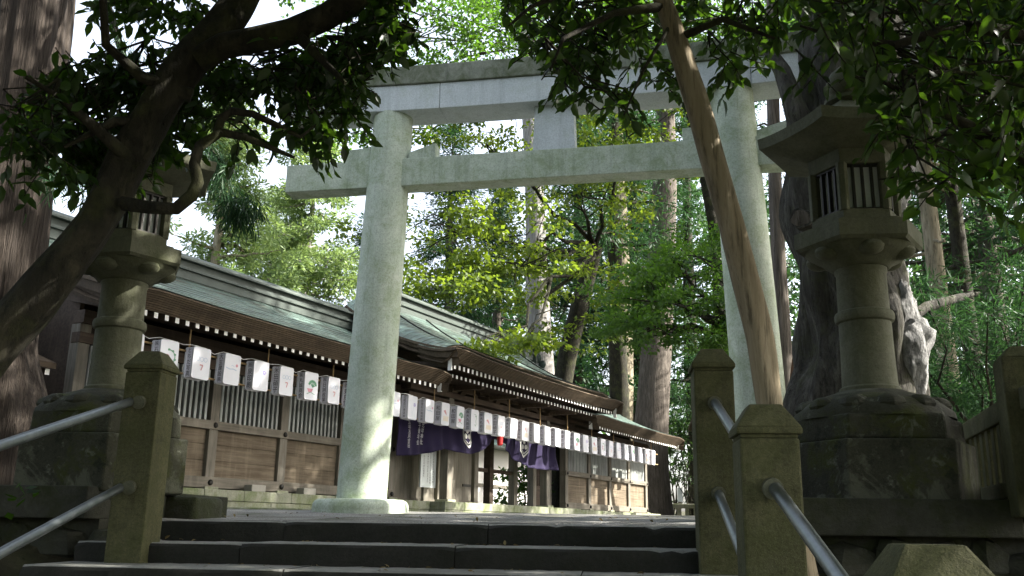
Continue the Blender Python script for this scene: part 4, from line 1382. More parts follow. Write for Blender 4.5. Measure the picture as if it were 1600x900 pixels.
# ------------------------------------------------------------------ conifer trees
def conifer(label, base, height, r0, h0, spread, mat_bark, mat_leaf, seed, nb=46, lean=(0, 0), per=34, leaf=.34, group='tall conifers behind the shrine', cr=.62, name='cedar_tree', trunk_seg=18, wf=.2, stubs=0, dens=2.3):
    global RNG
    RNG = np.random.default_rng(seed)
    base = np.array(base, float); base[2] = .15
    t = thing(name, label, 'tree', base, 0, group)
    top = np.array([lean[0], lean[1], height])
    pts = [np.array([0, 0, -.3]), np.array([0, 0, height * .03])] + [top * q + np.array([.06 * math.sin(q * 9 + seed), .06 * math.cos(q * 7 + seed), 0]) * r0 * 3 for q in (.12, .3, .5, .75, 1.0)]
    rad = [r0 * 1.45, r0 * 1.15, r0, r0 * .86, r0 * .68, r0 * .38, r0 * .05]
    trunk('trunk', mat_bark, t, pts, rad, (0, 0, 0), seg=trunk_seg, wob=.025, seed=seed)
    b = MB(); cl = []; rr = []
    for i in range(nb):
        q = RNG.random() ** .85; z = h0 + (height - h0) * q
        L = spread * (1 - .82 * (z - h0) / (height - h0)) * RNG.uniform(.55, 1.1)
        a = RNG.uniform(0, 2 * PI)
        p0 = top * (z / height); p1 = p0 + np.array([math.cos(a) * L, math.sin(a) * L, L * RNG.uniform(-.3, .12)])
        pts_ = branch_mb(b, p0, p1, .05 + .012 * L, .012, seed * 100 + i)
        k = max(2, int(L / .75))
        for j in range(k):
            f = .3 + .75 * (j + RNG.random() * .6) / k
            c = p0 + (p1 - p0) * min(f, 1.02) + RNG.normal(size=3) * .28
            cl.append(c); rr.append(cr * RNG.uniform(.6, 1.25))
    for i in range(stubs):
        z = RNG.uniform(h0 * .35, h0); a = RNG.uniform(0, 2 * PI); L = RNG.uniform(.6, 1.6); p0 = top * (z / height)
        branch_mb(b, p0, p0 + np.array([math.cos(a) * L, math.sin(a) * L, -.2]), .04, .01, seed * 77 + i)
    b.build('limbs', mat_bark, t)
    C, D, N, L_, W_, ti = clump_leaves(cl, rr, int(per * dens), .6, leaf * .85, wf, .3, .3, out=2.2)
    leaves('crown', mat_leaf, t, C, D, N, L_, W_, ti)
    return t


def broadleaf(label, base, fork, r0, blobs, mat_bark, mat_leaf, seed, per=60, leaf=.17, cat='tree', group=None, name='maple_tree', layers=True, cr=.7, extra_trunk=None, wf=.6):
    """blobs: (centre, rx, ry, rz, number of clumps)"""
    global RNG
    RNG = np.random.default_rng(seed)
    base = np.array(base, float); fork = np.array(fork, float)
    t = thing(name, label, 'tree', base, 0, group)
    mid = (base + fork) / 2 + RNG.normal(size=3) * .12 * np.linalg.norm(fork - base) * np.array([1, 1, 0])
    trunk('trunk', mat_bark, t, [base - np.array([0, 0, .3]), base * .85 + mid * .15, mid, fork], [r0 * 1.4, r0 * 1.1, r0 * .9, r0 * .7], base, wob=.05, seed=seed, ridges=7)
    b = MB(); cl = []; rr = []
    for bi, (c, rx, ry, rz, n) in enumerate(blobs):
        c = np.array(c, float)
        pts_ = branch_mb(b, fork, c, min(.1, r0 * .4), .025, seed * 31 + bi, 9, .1)
        for i in range(n):
            u = rand_unit(1)[0] * RNG.random() ** .4
            p = c + u * np.array([rx, ry, rz])
            cl.append(p); rr.append(cr * RNG.uniform(.6, 1.2))
            if i % 4 == 0: branch_mb(b, pts_[RNG.integers(5, 10)], p, .028, .008, seed * 53 + bi * 40 + i, 5, .15)
    b.build('limbs', mat_bark, t, off=base)
    C, D, N, L_, W_, ti = clump_leaves(cl, rr, per, .32 if layers else .8, leaf, wf, .25, .8 if layers else .2)
    leaves('crown', mat_leaf, t, C, D, N, L_, W_, ti, off=base)
    return t


def gp(px, Y):
    p = at(px, 803, Y); p[2] = .15; return p


G1 = 'tall conifers behind the shrine'
conifer('pale grey straight cedar trunk rising from behind the gatehouse roof', gp(862, 38), 30, .58, 19.5, 4.2, BARK_GREY, LEAF_CEDAR, 3, nb=40, lean=(-1.9, 0), stubs=3)
conifer('massive brown cedar trunk behind the far end of the shrine', gp(1016, 42), 33, .8, 15.5, 5.2, BARK_BROWN, LEAF_CEDAR, 4, nb=64, lean=(2.0, .3), stubs=5)
conifer('tan cedar trunk half hidden left of the massive brown one', gp(972, 52), 32, .68, 15.5, 5.0, BARK_TAN, LEAF_CEDAR, 5, nb=60, lean=(.3, 0))
conifer('bright green conifer with tufted foliage above the left end of the roof', gp(300, 40), 20, .34, 6.5, 4.6, BARK_TAN, LEAF_PINE, 6, nb=84, per=60, leaf=.3, cr=.62, stubs=6, wf=.34)
conifer('bright green conifer with bare thin trunk beside the tie beam end', gp(452, 50), 23, .34, 7.0, 6.0, BARK_GREY, LEAF_PINE, 7, nb=74, per=60, leaf=.34, cr=.72, stubs=10, wf=.34)
conifer('bright conifer seen between the big cedar and the leaning trunk', gp(150, 46), 20, .4, 6, 4.0, BARK_BROWN, LEAF_PINE, 8, nb=60, per=50, leaf=.3)
conifer('rounded bright conifer filling the gap beside the roof ridge', gp(395, 56), 20, .36, 4.5, 6.0, BARK_BROWN, LEAF_PINE, 91, nb=110, per=60, leaf=.32, cr=.8)
conifer('bluish green conifer just left of the torii pillar', gp(556, 58), 19.5, .42, 6, 5.2, BARK_BROWN, LEAF_CEDAR, 9, nb=60, per=40, leaf=.36, cr=.8)
conifer('deep green conifer behind the gatehouse roof, right of the torii pillar', gp(690, 56), 25, .5, 5.5, 5.8, BARK_BROWN, LEAF_CEDAR, 10, nb=130, per=38, leaf=.38, cr=.85)
conifer('deep green conifer close left of the grey trunk', gp(772, 62), 24, .5, 6, 5.2, BARK_BROWN, LEAF_CEDAR, 12, nb=115, per=38, leaf=.38, cr=.85)
conifer('dark conifer with hanging foliage left of the brown cedar', gp(968, 39), 28, .42, 9.5, 4.4, BARK_DARK, LEAF_CEDAR, 13, nb=100, per=40, leaf=.34, cr=.75)
conifer('dark conifer just right of the grey trunk', gp(905, 56), 32, .5, 7.0, 5.4, BARK_DARK, LEAF_CEDAR, 92, nb=100, per=42, leaf=.38, cr=.85)
conifer('dark conifer between the tan and the brown cedar trunks', gp(1000, 60), 34, .5, 6.0, 5.6, BARK_DARK, LEAF_CEDAR, 93, nb=110, per=42, leaf=.38, cr=.85)
conifer('dark conifer filling the gap right of the brown cedar', gp(1090, 55), 33, .5, 5.0, 5.6, BARK_DARK, LEAF_CEDAR, 14, nb=100, per=40, leaf=.38, cr=.85)
conifer('dark conifer behind the right torii pillar', gp(1180, 46), 31, .45, 5.0, 5.0, BARK_DARK, LEAF_CEDAR, 15, nb=90, per=38, leaf=.36, cr=.8)
conifer('slim pale trunk right of the stone lantern', gp(1512, 17), 26, .17, 7.3, 3.4, BARK_TAN, LEAF_CEDAR, 16, nb=70, lean=(-.4, .2), per=44, leaf=.26, cr=.65, stubs=8, group='trees beyond the stone fence')
conifer('slim dark trunk with bare limbs beside the pale one', gp(1556, 19), 27, .17, 6.0, 3.9, BARK_DARK, LEAF_CEDAR, 17, nb=80, lean=(-.5, .2), per=44, leaf=.26, cr=.65, stubs=14, group='trees beyond the stone fence')
for i, (px, Y, h, sd_, lab) in enumerate(((1300, 34, 27, 20, 'dark conifer seen between torii pillar and stone lantern'), (1425, 30, 24, 21, 'dense conifer behind the pale slim trunk'), (1490, 40, 27, 22, 'tall conifer far behind the stone fence'),
                                          (1590, 26, 16, 23, 'young drooping conifer at the right edge'), (1680, 30, 22, 24, 'conifer cut off by the right edge'))):
    conifer(lab, gp(px, Y), h, .36, (14, 2.2, 2.2, 1.0, 2.2)[i], 3.4 if i == 0 else 4.2, BARK_BROWN, LEAF_CEDAR, sd_, nb=84, per=42, leaf=.3, cr=.7, group='trees beyond the stone fence')

# maples and other broadleaved trees
broadleaf('slanting broadleaf tree with yellow green sprays behind the gatehouse', gp(872, 36), at(930, 385, 35.5), .42,
          [(at(900, 300, 33), 4.0, 3, 2.0, 40), (at(980, 215, 32), 3.5, 3, 1.5, 26), (at(760, 225, 31), 5, 3, 1.5, 40), (at(700, 360, 30), 4.2, 3, 1.6, 44), (at(800, 420, 30), 3.4, 2.6, 1.3, 34),
           (at(690, 450, 29), 2.2, 2, .8, 22), (at(900, 470, 33), 2.5, 2, 2.0, 24), (at(755, 545, 25), .9, .8, .35, 9), (at(815, 535, 26), .8, .8, .3, 7)], BARK_DARK, LEAF_YELLOW, 31, per=64, leaf=.2, group='broadleaf trees around the shrine')
broadleaf('low branching maple with bright green layers before the brown cedar', gp(1168, 23), at(1150, 520, 22.5), .2,
          [(at(1060, 410, 23), 2.0, 1.6, .5, 30), (at(1000, 450, 23), 1.5, 1.6, .5, 26), (at(1070, 480, 22), 1.8, 1.6, .55, 34), (at(1000, 520, 22), 1.1, 1.4, .5, 20), (at(1110, 540, 22), 1.0, 1.4, .5, 18), (at(960, 500, 23), .7, 1, .4, 10), (at(1110, 380, 24), 1.2, 1.5, .5, 16)],
          BARK_DARK, LEAF_MAPLE, 32, per=90, leaf=.12, cr=.42, group='broadleaf trees around the shrine')
broadleaf('airy pale green broadleaf tree arching over the lintel', gp(1098, 36), at(1050, 60, 34), .22,
          [(at(600, 60, 28), 4.2, 3, 1.4, 30), (at(720, 90, 29), 3.5, 3, 1.5, 36), (at(760, 10, 29), 4, 3, 2.0, 36), (at(900, 40, 30), 4.5, 3, 2.0, 54), (at(1080, 40, 30), 4.5, 3, 2.0, 54), (at(560, 230, 32), 2.6, 2, .9, 16), (at(1240, 60, 31), 4.0, 3, 2.0, 44), (at(650, 190, 30), 2.5, 2, .8, 14)],
          BARK_DARK, LEAF_MAPLE, 33, per=60, leaf=.18, group='broadleaf trees around the shrine')
broadleaf('leafy broadleaf tree in deep shade above the right stone fence', gp(1640, 21), at(1620, 300, 20), .3,
          [(at(1560, 60, 20), 3, 2.5, 1.5, 44), (at(1450, 100, 21), 3, 2.5, 1.6, 44), (at(1600, 210, 20), 2.0, 2, 1.0, 20), (at(1350, 40, 22), 3, 2.5, 1.5, 40)],
          BARK_DARK, LEAF_MAPLE, 34, per=60, leaf=.15, group='broadleaf trees around the shrine')

# shrubs
def shrub(label, px, py, Y, rx, rz, n, mat, seed, leaf=.12, per=60, wf=.5):
    global RNG
    RNG = np.random.default_rng(seed)
    c = at(px, py, Y); base = np.array([c[0], c[1], .15])
    t = thing('shrub', label, 'shrub', base, 0, 'shrubs among the trees')
    b = MB(); cl = []
    for i in range(n):
        u = rand_unit(1)[0] * RNG.random() ** .4; p = c + u * np.array([rx, rx, rz]); cl.append(p)
        if i % 2 == 0: branch_mb(b, base, p, .03, .008, seed + i, 5, .15)
    b.build('stems', BARK_DARK, t, off=base)
    A = clump_leaves(cl, .35, per, .6, leaf, wf, .3, .5, out=.9 if wf > .3 else 2)
    leaves('foliage', mat, t, *A[:3], *A[3:5], A[5], off=base)


shrub('green shrub against the foot of the brown cedar', 1078, 650, 46, 1.8, 2.4, 34, LEAF_DEEP, 41, .2)
shrub('dim shrub beside the white sign', 1048, 715, 47, 1.6, 2.0, 26, LEAF_DEEP, 42, .2)
shrub('shrub behind the far wing roof beside the tan trunk', 920, 600, 44, 2.2, 2.0, 30, LEAF_CEDAR, 43, .24)
shrub('cedar sapling sprays above the stone fence', 1530, 545, 11.5, 1.5, 1.3, 60, LEAF_CEDAR, 44, .15, 180, .12)
shrub('dark low shrub between lantern and stone fence', 1475, 610, 13, .9, 1.0, 34, LEAF_CEDAR, 45, .15, 170, .12)
shrub('leafy shrub right of the red split trunk', 1225, 560, 20, 1.0, 2.2, 24, LEAF_DEEP, 46, .14)
shrub('broad leaved plant in the dark lower left corner', -12, 770, 6.3, .1, .12, 4, LEAF_NEAR, 47, .1, 6)
shrub('green plants seen through the open gate', 822, 765, 34, 1.2, 1.0, 24, LEAF_MAPLE, 48, .18)

# ------------------------------------------------------------------ far wood
def far_wood():
    global RNG
    RNG = np.random.default_rng(77)
    cl = []; rr = []
    for i in range(1500):
        a = RNG.uniform(-.62, .72); d = RNG.uniform(72, 100)
        hmax = 16 + 9 * math.sin(a * 7 + 1) + 5 * math.sin(a * 17)
        if a > .05: hmax += 14
        cl.append((math.sin(a) * d * 1.1, math.cos(a) * d, RNG.random() ** .8 * hmax)); rr.append(RNG.uniform(1.2, 2.4))
    A = clump_leaves(cl, rr, 42, .8, .9, .5, .2, .3)
    o = leaves('far_wood', LEAF_DEEP, None, *A[:3], *A[3:5], A[5])
    tag(o, 'mass of distant green woodland behind the trees', 'woodland', kind='stuff')


far_wood()

# ------------------------------------------------------------------ big cedar at the left edge
def big_cedar():
    p = at(6, 700, 9.6); base = np.array([p[0], p[1], .15])
    t = thing('cedar_tree', 'massive red barked cedar trunk cut off by the left edge', 'tree', base, 0, 'great trees beside the stairs')
    c = lambda px, py: np.array(at(px, py, 9.6))
    pts = [c(-30, 800), c(-12, 690), c(-14, 560), c(-10, 470), c(8, 300), c(46, 0), c(60, -260), c(70, -600)]
    trunk('trunk', BARK_CEDAR, t, pts, [.62, .54, .45, .44, .46, .48, .46, .42], base, seg=72, wob=.03, ridges=17, ramp=.035, seed=4)
    global RNG
    RNG = np.random.default_rng(5)
    cl = []; b = MB()
    hang = []
    for (hx_, hy_, n_) in ((335, 245, 10), (350, 275, 12), (372, 320, 16), (365, 340, 10), (90, 280, 8), (150, 290, 6), (195, 70, 5)):
        for _ in range(n_):
            hang.append(at(hx_ + RNG.normal() * 14, hy_ + RNG.normal() * 12, 8.6 + RNG.normal() * .15))
    b.tube([base + [.2, 0, 6.2], at(230, 205, 8.7), at(320, 222, 8.6), at(352, 260, 8.6), at(370, 318, 8.6)], [.06, .03, .018, .01, .005], 6)
    for i in range(40):
        a = RNG.uniform(0, 6.28); L = RNG.uniform(1.5, 4); z = RNG.uniform(10, 17)
        p1 = base + [math.cos(a) * L, math.sin(a) * L, z]; branch_mb(b, base + [0.4, 0, z], p1, .06, .01, i)
        for j in range(4): cl.append(base + np.array([math.cos(a) * L, math.sin(a) * L, 0]) * (.4 + .2 * j) + [0, 0, z])
    b.build('limbs', BARK_DARK, t, off=base)
    A = clump_leaves(cl, .7, 36, .6, .3, .3, .35, .3)
    cr_ = leaves('crown', LEAF_CEDAR, t, *A[:3], *A[3:5], A[5], off=base)
    A = clump_leaves(hang, .12, 40, 1.0, .13, .1, 1.3, .3)
    leaves('hanging_spray', LEAF_CEDAR, cr_, *A[:3], *A[3:5], A[5], off=base)


big_cedar()

# ------------------------------------------------------------------ gnarled old tree behind the right lantern
def old_tree():
    Y = 10.2
    p = at(1345, 745, Y); base = np.array([p[0], p[1], .15])
    t = thing('old_tree', 'huge gnarled old tree with sunlit pale bare burl behind the right stone lantern', 'tree', base, 0, 'great trees beside the stairs')
    c = lambda px, py, d=0: np.array(at(px, py, Y + d))
    trunk('trunk', BARK_OLD, t, [c(1345, 800), c(1340, 700), c(1335, 560), c(1325, 420), c(1318, 280), c(1322, 150), c(1330, 20), c(1340, -140)], [.85, .68, .6, .58, .62, .62, .55, .42], base, seg=64, wob=.09, ridges=9, ramp=.05, seed=21, sub=8)
    # torn side of the trunk; sunlight on flank and burl painted in pale
    b = MB()
    o1 = trunk('sunlit_bare_flank', BARK_PALE, t, [c(1400, 640, -.1), c(1404, 560, -.25), c(1392, 470, -.2), c(1385, 390, -.05), c(1392, 300, 0), c(1398, 210, 0), c(1410, 120, 0), c(1420, 20, .1)], [.16, .32, .24, .2, .24, .26, .24, .1], base, seg=48, wob=.16, ridges=7, ramp=.07, seed=33, sub=10)
    bb = MB(); rgb = np.random.default_rng(3)
    cen = c(1418, 560, -.35); ax = np.array([.24, .3, .5])
    dirs = rand_unit(26); offs = rgb.uniform(.72, 1.0, 26)
    bb.ball((0, 0, 0), 1, 44, 32)
    vv = np.array(bb.v); vv /= np.linalg.norm(vv, axis=1)[:, None]
    lim = np.min(np.where(vv @ dirs.T > .05, offs[None] / np.maximum(vv @ dirs.T, .05), 9), axis=1)
    vv = vv * np.minimum(lim, 1.12)[:, None] * ax + np.array([0, 0, 0]) 
    vv[:, 0] += -.09 * (vv[:, 2] / .5) ** 2
    bb.v = [tuple(p + cen) for p in vv]
    o2 = bb.build('burl', BARK_PALE, t, smooth=True, off=base, angle=28)
    for o in (o1, o2):
        tx = bpy.data.textures.new('knots', 'CLOUDS'); tx.noise_scale = .16; tx.noise_depth = 5; tx.noise_type = 'HARD_NOISE'
        m = o.modifiers.new('knots', 'DISPLACE'); m.texture = tx; m.strength = .12 if o is o1 else .05; m.texture_coords = 'OBJECT' if False else 'LOCAL'
    b = MB()
    b.tube([c(1290, 352, -.2), c(1262, 346, -.55), c(1251, 341, -.72)], [.17, .13, .115], 18, wob=.1)
    b.cur = 1
    b.tube([c(1251, 341, -.72), c(1250.6, 340.8, -.728)], [.095, .09], 18, wob=.12)
    b.build('sawn_stub', [BARK_OLD, BARK_BROWN], t, smooth=True, off=base, angle=40)
    b = MB()
    b.tube([c(1300, 260, -.1), c(1266, 215, -.3), c(1245, 180, -.35), c(1236, 150, -.3), c(1222, 110, -.2), c(1190, 60, 0)], [.26, .2, .14, .12, .1, .06], 16, wob=.05)
    b.tube([c(1420, 500, .1), c(1445, 480, .3), c(1500, 465, .6), c(1530, 458, .9)], [.07, .06, .05, .02], 8, wob=.06)
    b.build('limbs', BARK_OLD, t, smooth=True, off=base, angle=80)
    global RNG
    RNG = np.random.default_rng(15)
    cl = []; b = MB()
    for i in range(60):
        a = RNG.uniform(0, 6.28); L = RNG.uniform(1, 5.5)
        q = base + np.array([math.cos(a) * L, math.sin(a) * L * .8, RNG.uniform(8.2, 13)])
        cl.append(q)
        if i % 3 == 0: branch_mb(b, base + [0, 0, 6.5], q, .09, .02, i + 900, 8)
    b.build('upper_limbs', BARK_OLD, t, off=base)
    A = clump_leaves(cl, 1.0, 60, .5, .17, .55, .25, .5)
    leaves('crown', LEAF_DEEP, t, *A[:3], *A[3:5], A[5], off=base)


old_tree()
p = at(1240, 700, 11.6); base = np.array([p[0], p[1], .15])
t = thing('split_trunk', 'slender red brown split trunk leaning against the gnarled tree', 'tree', base, 0, 'great trees beside the stairs')
c = lambda px, py: np.array(at(px, py, 11.6))
trunk('trunk', BARK_SPLIT, t, [c(1236, 760), c(1241, 660), c(1250, 580), c(1262, 500), c(1272, 430), c(1286, 330)], [.13, .11, .105, .1, .09, .05], base, seg=18, wob=.08, ridges=5, ramp=.08, seed=2)
p = at(1206, 700, 13.5); base = np.array([p[0], p[1], .15])
t = thing('slim_trunk', 'slim grey trunk standing close right of the torii pillar', 'tree', base, 0, 'great trees beside the stairs')
c = lambda px, py: np.array(at(px, py, 15.5))
trunk('trunk', BARK_BROWN, t, [c(1236, 760), c(1222, 500), c(1212, 300), c(1208, 160), c(1206, 0), c(1204, -200)], [.15, .13, .12, .11, .1, .08], base, seg=16, wob=.04, ridges=5, ramp=.05, seed=6)

# ------------------------------------------------------------------ near evergreen leaves
def twigs(regions, n_leaf, tw=(.14, .3), L=.075, droop=.55, seed=1, dens=.8):
    """regions: list of (polygon in photograph pixels, (Ynear, Yfar), number of twigs)"""
    rg = np.random.default_rng(seed)
    C = []; D = []; N = []; b = MB()
    for poly, (ya, yb), cnt in regions:
        cnt = int(cnt * dens); poly = np.array(poly, float); lo = poly.min(0); hi = poly.max(0); k = 0; hub = None
        while k < cnt:
            q = lo + (hi - lo) * rg.random(2)
            ins = False; j = len(poly) - 1
            for i in range(len(poly)):
                if (poly[i, 1] > q[1]) != (poly[j, 1] > q[1]) and q[0] < (poly[j, 0] - poly[i, 0]) * (q[1] - poly[i, 1]) / (poly[j, 1] - poly[i, 1]) + poly[i, 0]: ins = not ins
                j = i
            if not ins: continue
            k += 1
            P = at(q[0], q[1], rg.uniform(ya, yb))
            d = rg.normal(size=3); d[2] = d[2] * .5 - droop; d /= np.linalg.norm(d)
            ln_ = rg.uniform(*tw); P = P - d * ln_ * .5
            bend = rg.normal(size=3) * .04
            pts = [P + d * ln_ * s + bend * s * s - np.array([0, 0, .05 * s * s]) for s in (0, .33, .66, 1)]
            b.tube(pts, [.0045, .004, .003, .002], 4)
            if hub is None or k % 14 == 1: hub = P + np.array([0, .1, .12])
            elif k % 3 == 0 and np.linalg.norm(hub - P) < 1.3:
                mid = (hub + P) / 2 + rg.normal(size=3) * .05
                b.tube([hub, mid, P], [.008, .006, .004], 5)
            side = np.cross(d, [0, 0, 1.0]); side /= np.linalg.norm(side) + 1e-6
            m = n_leaf + rg.integers(-2, 3)
            for i in range(m):
                s = (i + .6) / m; p = P + d * ln_ * s + bend * s * s - np.array([0, 0, .05 * s * s])
                sg = 1 if i % 2 else -1
                dd = d * .75 + side * sg * rg.uniform(.5, 1.0) + rg.normal(size=3) * .3 - np.array([0, 0, .35])
                if i == m - 1: dd = d + rg.normal(size=3) * .15
                nn = rg.normal(size=3) * .55 + np.array([0, 0, 1.0])
                C.append(p); D.append(dd); N.append(nn)
    C = np.array(C); D = np.array(D); N = np.array(N); n = len(C)
    Ls = L * rg.uniform(.5, 1.25, n); W = Ls * rg.uniform(.46, .6, n)
    return C, D, N, Ls, W, rg.random(n), b


def overhead(boxes, n, seed, L=.2):
    """crown leaves above the picture, out of the camera's sight"""
    rg = np.random.default_rng(seed); C = []
    while len(C) < n:
        bx_ = boxes[rg.integers(len(boxes))]
        p = np.array([rg.uniform(*bx_[0]), rg.uniform(*bx_[1]), rg.uniform(*bx_[2])])
        x, y, d = pix(p)
        if d > .2 and -120 < x < 1720 and y > -130: continue
        C.append(p)
    C = np.array(C); D = rg.normal(size=(n, 3)); D[:, 2] -= .4; N = rg.normal(size=(n, 3)) * .5; N[:, 2] += 1
    Ls = L * rg.uniform(.7, 1.2, n)
    return C, D, N, Ls, Ls * .5, rg.random(n)


def near_left():
    Y = 4.6
    base = np.array(at(-260, 900, Y)); base[2] = -.5
    t = thing('leaning_evergreen_tree', 'dark leaning evergreen tree whose trunk crosses the upper left corner', 'tree', base, 0, 'evergreen trees leaning over the stairs')
    c = lambda px, py, d=0: np.array(at(px, py, Y + d))
    trunk('trunk', BARK_DARK, t, [base, c(-130, 680, -.1), c(-60, 600, -.05), c(0, 530, 0), c(58, 465), c(100, 412), c(145, 355), c(170, 310, .05), c(200, 250, .08), c(226, 200, .1), c(258, 150, .1), c(300, 90, .15), c(348, 40, .2), c(390, -30, .3), c(450, -170, .5)],
          [.22, .16, .135, .122, .114, .106, .1, .098, .104, .105, .103, .103, .1, .095, .07], base, seg=36, wob=.04, ridges=5, ramp=.03, seed=12, sub=5)
    b = MB()
    b.tube([c(310, 95, .12), c(350, 72, .1), c(400, 62, .05), c(455, 50, .02), c(510, 26, .0), c(560, -8, -.1), c(640, -80, -.2)], [.07, .072, .07, .072, .07, .068, .05], 18, wob=.04)
    b.tube([c(195, 318, 0), c(235, 324, -.15), c(275, 326, -.2), c(300, 305, -.2), c(309, 285, -.2), c(304, 255, -.18), c(312, 228, -.15), c(345, 207, -.1), c(385, 215, -.1), (c(430, 234, -.1)), c(460, 246, -.1)],
           [.04, .034, .031, .031, .03, .027, .026, .023, .019, .014, .008], 10, wob=.08)
    b.tube([c(340, 208, -.1), c(346, 186, -.1), c(362, 174, -.1), c(395, 178, -.1), c(430, 194, -.1), c(470, 214, -.1), c(500, 190, -.1)], [.024, .022, .02, .018, .015, .01, .005], 8, wob=.08)
    b.tube([c(300, 150, .1), c(220, 120, 0), c(165, 70, -.1), c(160, -10, -.2)], [.045, .035, .025, .02], 8, wob=.06)
    b.tube([c(215, 260, .05), c(150, 200, -.1), c(90, 150, -.2), c(40, 120, -.3)], [.04, .03, .018, .01], 8, wob=.06)
    b.tube([c(455, 45, .05), c(500, 90, -.1), c(540, 130, -.2)], [.04, .025, .01], 8, wob=.06)
    b.tube([c(255, 190, .1), c(180, 190, .0), c(100, 230, -.1)], [.04, .028, .01], 8, wob=.06)
    b.build('branches', BARK_DARK, t, smooth=True, off=base, angle=80)
    reg = [([(60, 130), (130, 80), (240, 100), (320, 130), (250, 230), (190, 300), (150, 270), (60, 250), (20, 190)], (4.9, 5.8), 300),
           ([(10, 180), (90, 130), (110, 250), (60, 300), (15, 270)], (4.3, 5.0), 40),
           ([(130, -20), (360, -20), (330, 30), (290, 45), (220, 25), (140, 30)], (4.9, 5.8), 70),
           ([(150, 60), (330, 100), (280, 60)], (5.0, 5.6), 10),
           ([(310, 100), (480, 85), (570, 120), (560, 180), (480, 150), (400, 150), (330, 140)], (4.8, 5.6), 150),
           ([(480, 60), (620, 20), (630, 85), (560, 120), (520, 150), (470, 110)], (4.5, 5.2), 105),
           ([(540, -20), (650, -20), (640, 60), (580, 40)], (4.5, 5.2), 50),
           ([(440, 150), (560, 130), (575, 185), (500, 230), (450, 220)], (4.5, 5.0), 40),
           ([(300, 120), (360, 130), (340, 190), (280, 240), (240, 260)], (4.9, 5.6), 40),
           ([(340, 170), (400, 165), (480, 200), (440, 235), (360, 225)], (4.5, 5.0), 10),
           ([(90, 200), (190, 230), (180, 300), (120, 290)], (4.9, 5.6), 50)]
    C, D, N, Ls, W, ti, tb = twigs(reg, 8, seed=5, L=.092, dens=.78)
    A = overhead([((-8, 0.5), (.0, 6.6), (3.0, 6.8)), ((-9, 0), (-6, 2), (2.8, 6.5)), ((-10, -4), (0, 7.5), (2.2, 6.5))], 40000, 3, .2)
    cr_ = leaves('crown', LEAF_NEAR, t, C, D, N, Ls, W, ti, fold=True, off=base)
    leaves('upper_leaves', LEAF_NEAR, cr_, *A, off=base)
    tb.build('twigs', BARK_DARK, t, off=base)


def near_pole():
    Y = 4.7
    base = np.array(at(1282, 960, Y)); base[2] = -.75
    t = thing('leaning_smooth_tree', 'leaning tree with smooth bare tan trunk crossing the right torii pillar', 'tree', base, 0, 'evergreen trees leaning over the stairs')
    c = lambda px, py, d=0: np.array(at(px, py, Y + d))
    trunk('trunk', BARK_POLE, t, [base, c(1258, 900), c(1230, 780), c(1204, 640), c(1184, 510), c(1150, 380), c(1118, 260), c(1085, 150), c(1050, 40), c(1020, -40), c(985, -160)],
          [.064, .058, .058, .064, .069, .071, .068, .063, .056, .05, .042], base, seg=32, wob=.045, ridges=5, ramp=.025, seed=41)
    b = MB()
    b.tube([c(1040, 10), c(960, 20, -.2), c(880, 60, -.3), (c(860, 110, -.4))], [.03, .02, .012, .005], 8, wob=.06)
    b.tube([c(1022, -40), c(930, -30, -.2), c(830, 10, -.4), c(795, 40, -.5)], [.04, .025, .012, .005], 8, wob=.06)
    b.tube([c(1060, 60), c(1130, 30, -.2), c(1210, 60, -.3)], [.025, .018, .008], 8, wob=.06)
    b.tube([c(1050, 35), c(1005, 110, -.2), c(975, 180, -.3)], [.014, .01, .004], 6, wob=.06)
    b.build('branches', BARK_DARK, t, smooth=True, off=base, angle=80)
    reg = [([(790, -20), (1000, -20), (1010, 50), (960, 100), (930, 130), (880, 90), (850, 110), (820, 70), (785, 40)], (4.85, 5.8), 150),
           ([(845, 80), (930, 90), (990, 120), (985, 165), (960, 190), (930, 140), (890, 165), (870, 130)], (4.6, 5.2), 40),
           ([(985, 60), (1060, 80), (1085, 140), (1040, 170), (1000, 130)], (4.85, 5.4), 18),
           ([(1065, -20), (1260, -20), (1250, 50), (1180, 75), (1120, 70), (1075, 40)], (4.85, 5.8), 75),
           ([(1095, 70), (1185, 90), (1190, 130), (1160, 150), (1110, 120)], (4.85, 5.3), 14)]
    C, D, N, Ls, W, ti, tb = twigs(reg, 8, seed=15, L=.1, dens=.62)
    A = overhead([((-1.5, 3.5), (.0, 7.2), (3.2, 7.0)), ((-2, 5), (-6, 3), (3, 6.5))], 20000, 4, .2)
    cr_ = leaves('crown', LEAF_NEAR, t, C, D, N, Ls, W, ti, fold=True, off=base)
    leaves('upper_leaves', LEAF_NEAR, cr_, *A, off=base)
    tb.build('twigs', BARK_DARK, t, off=base)


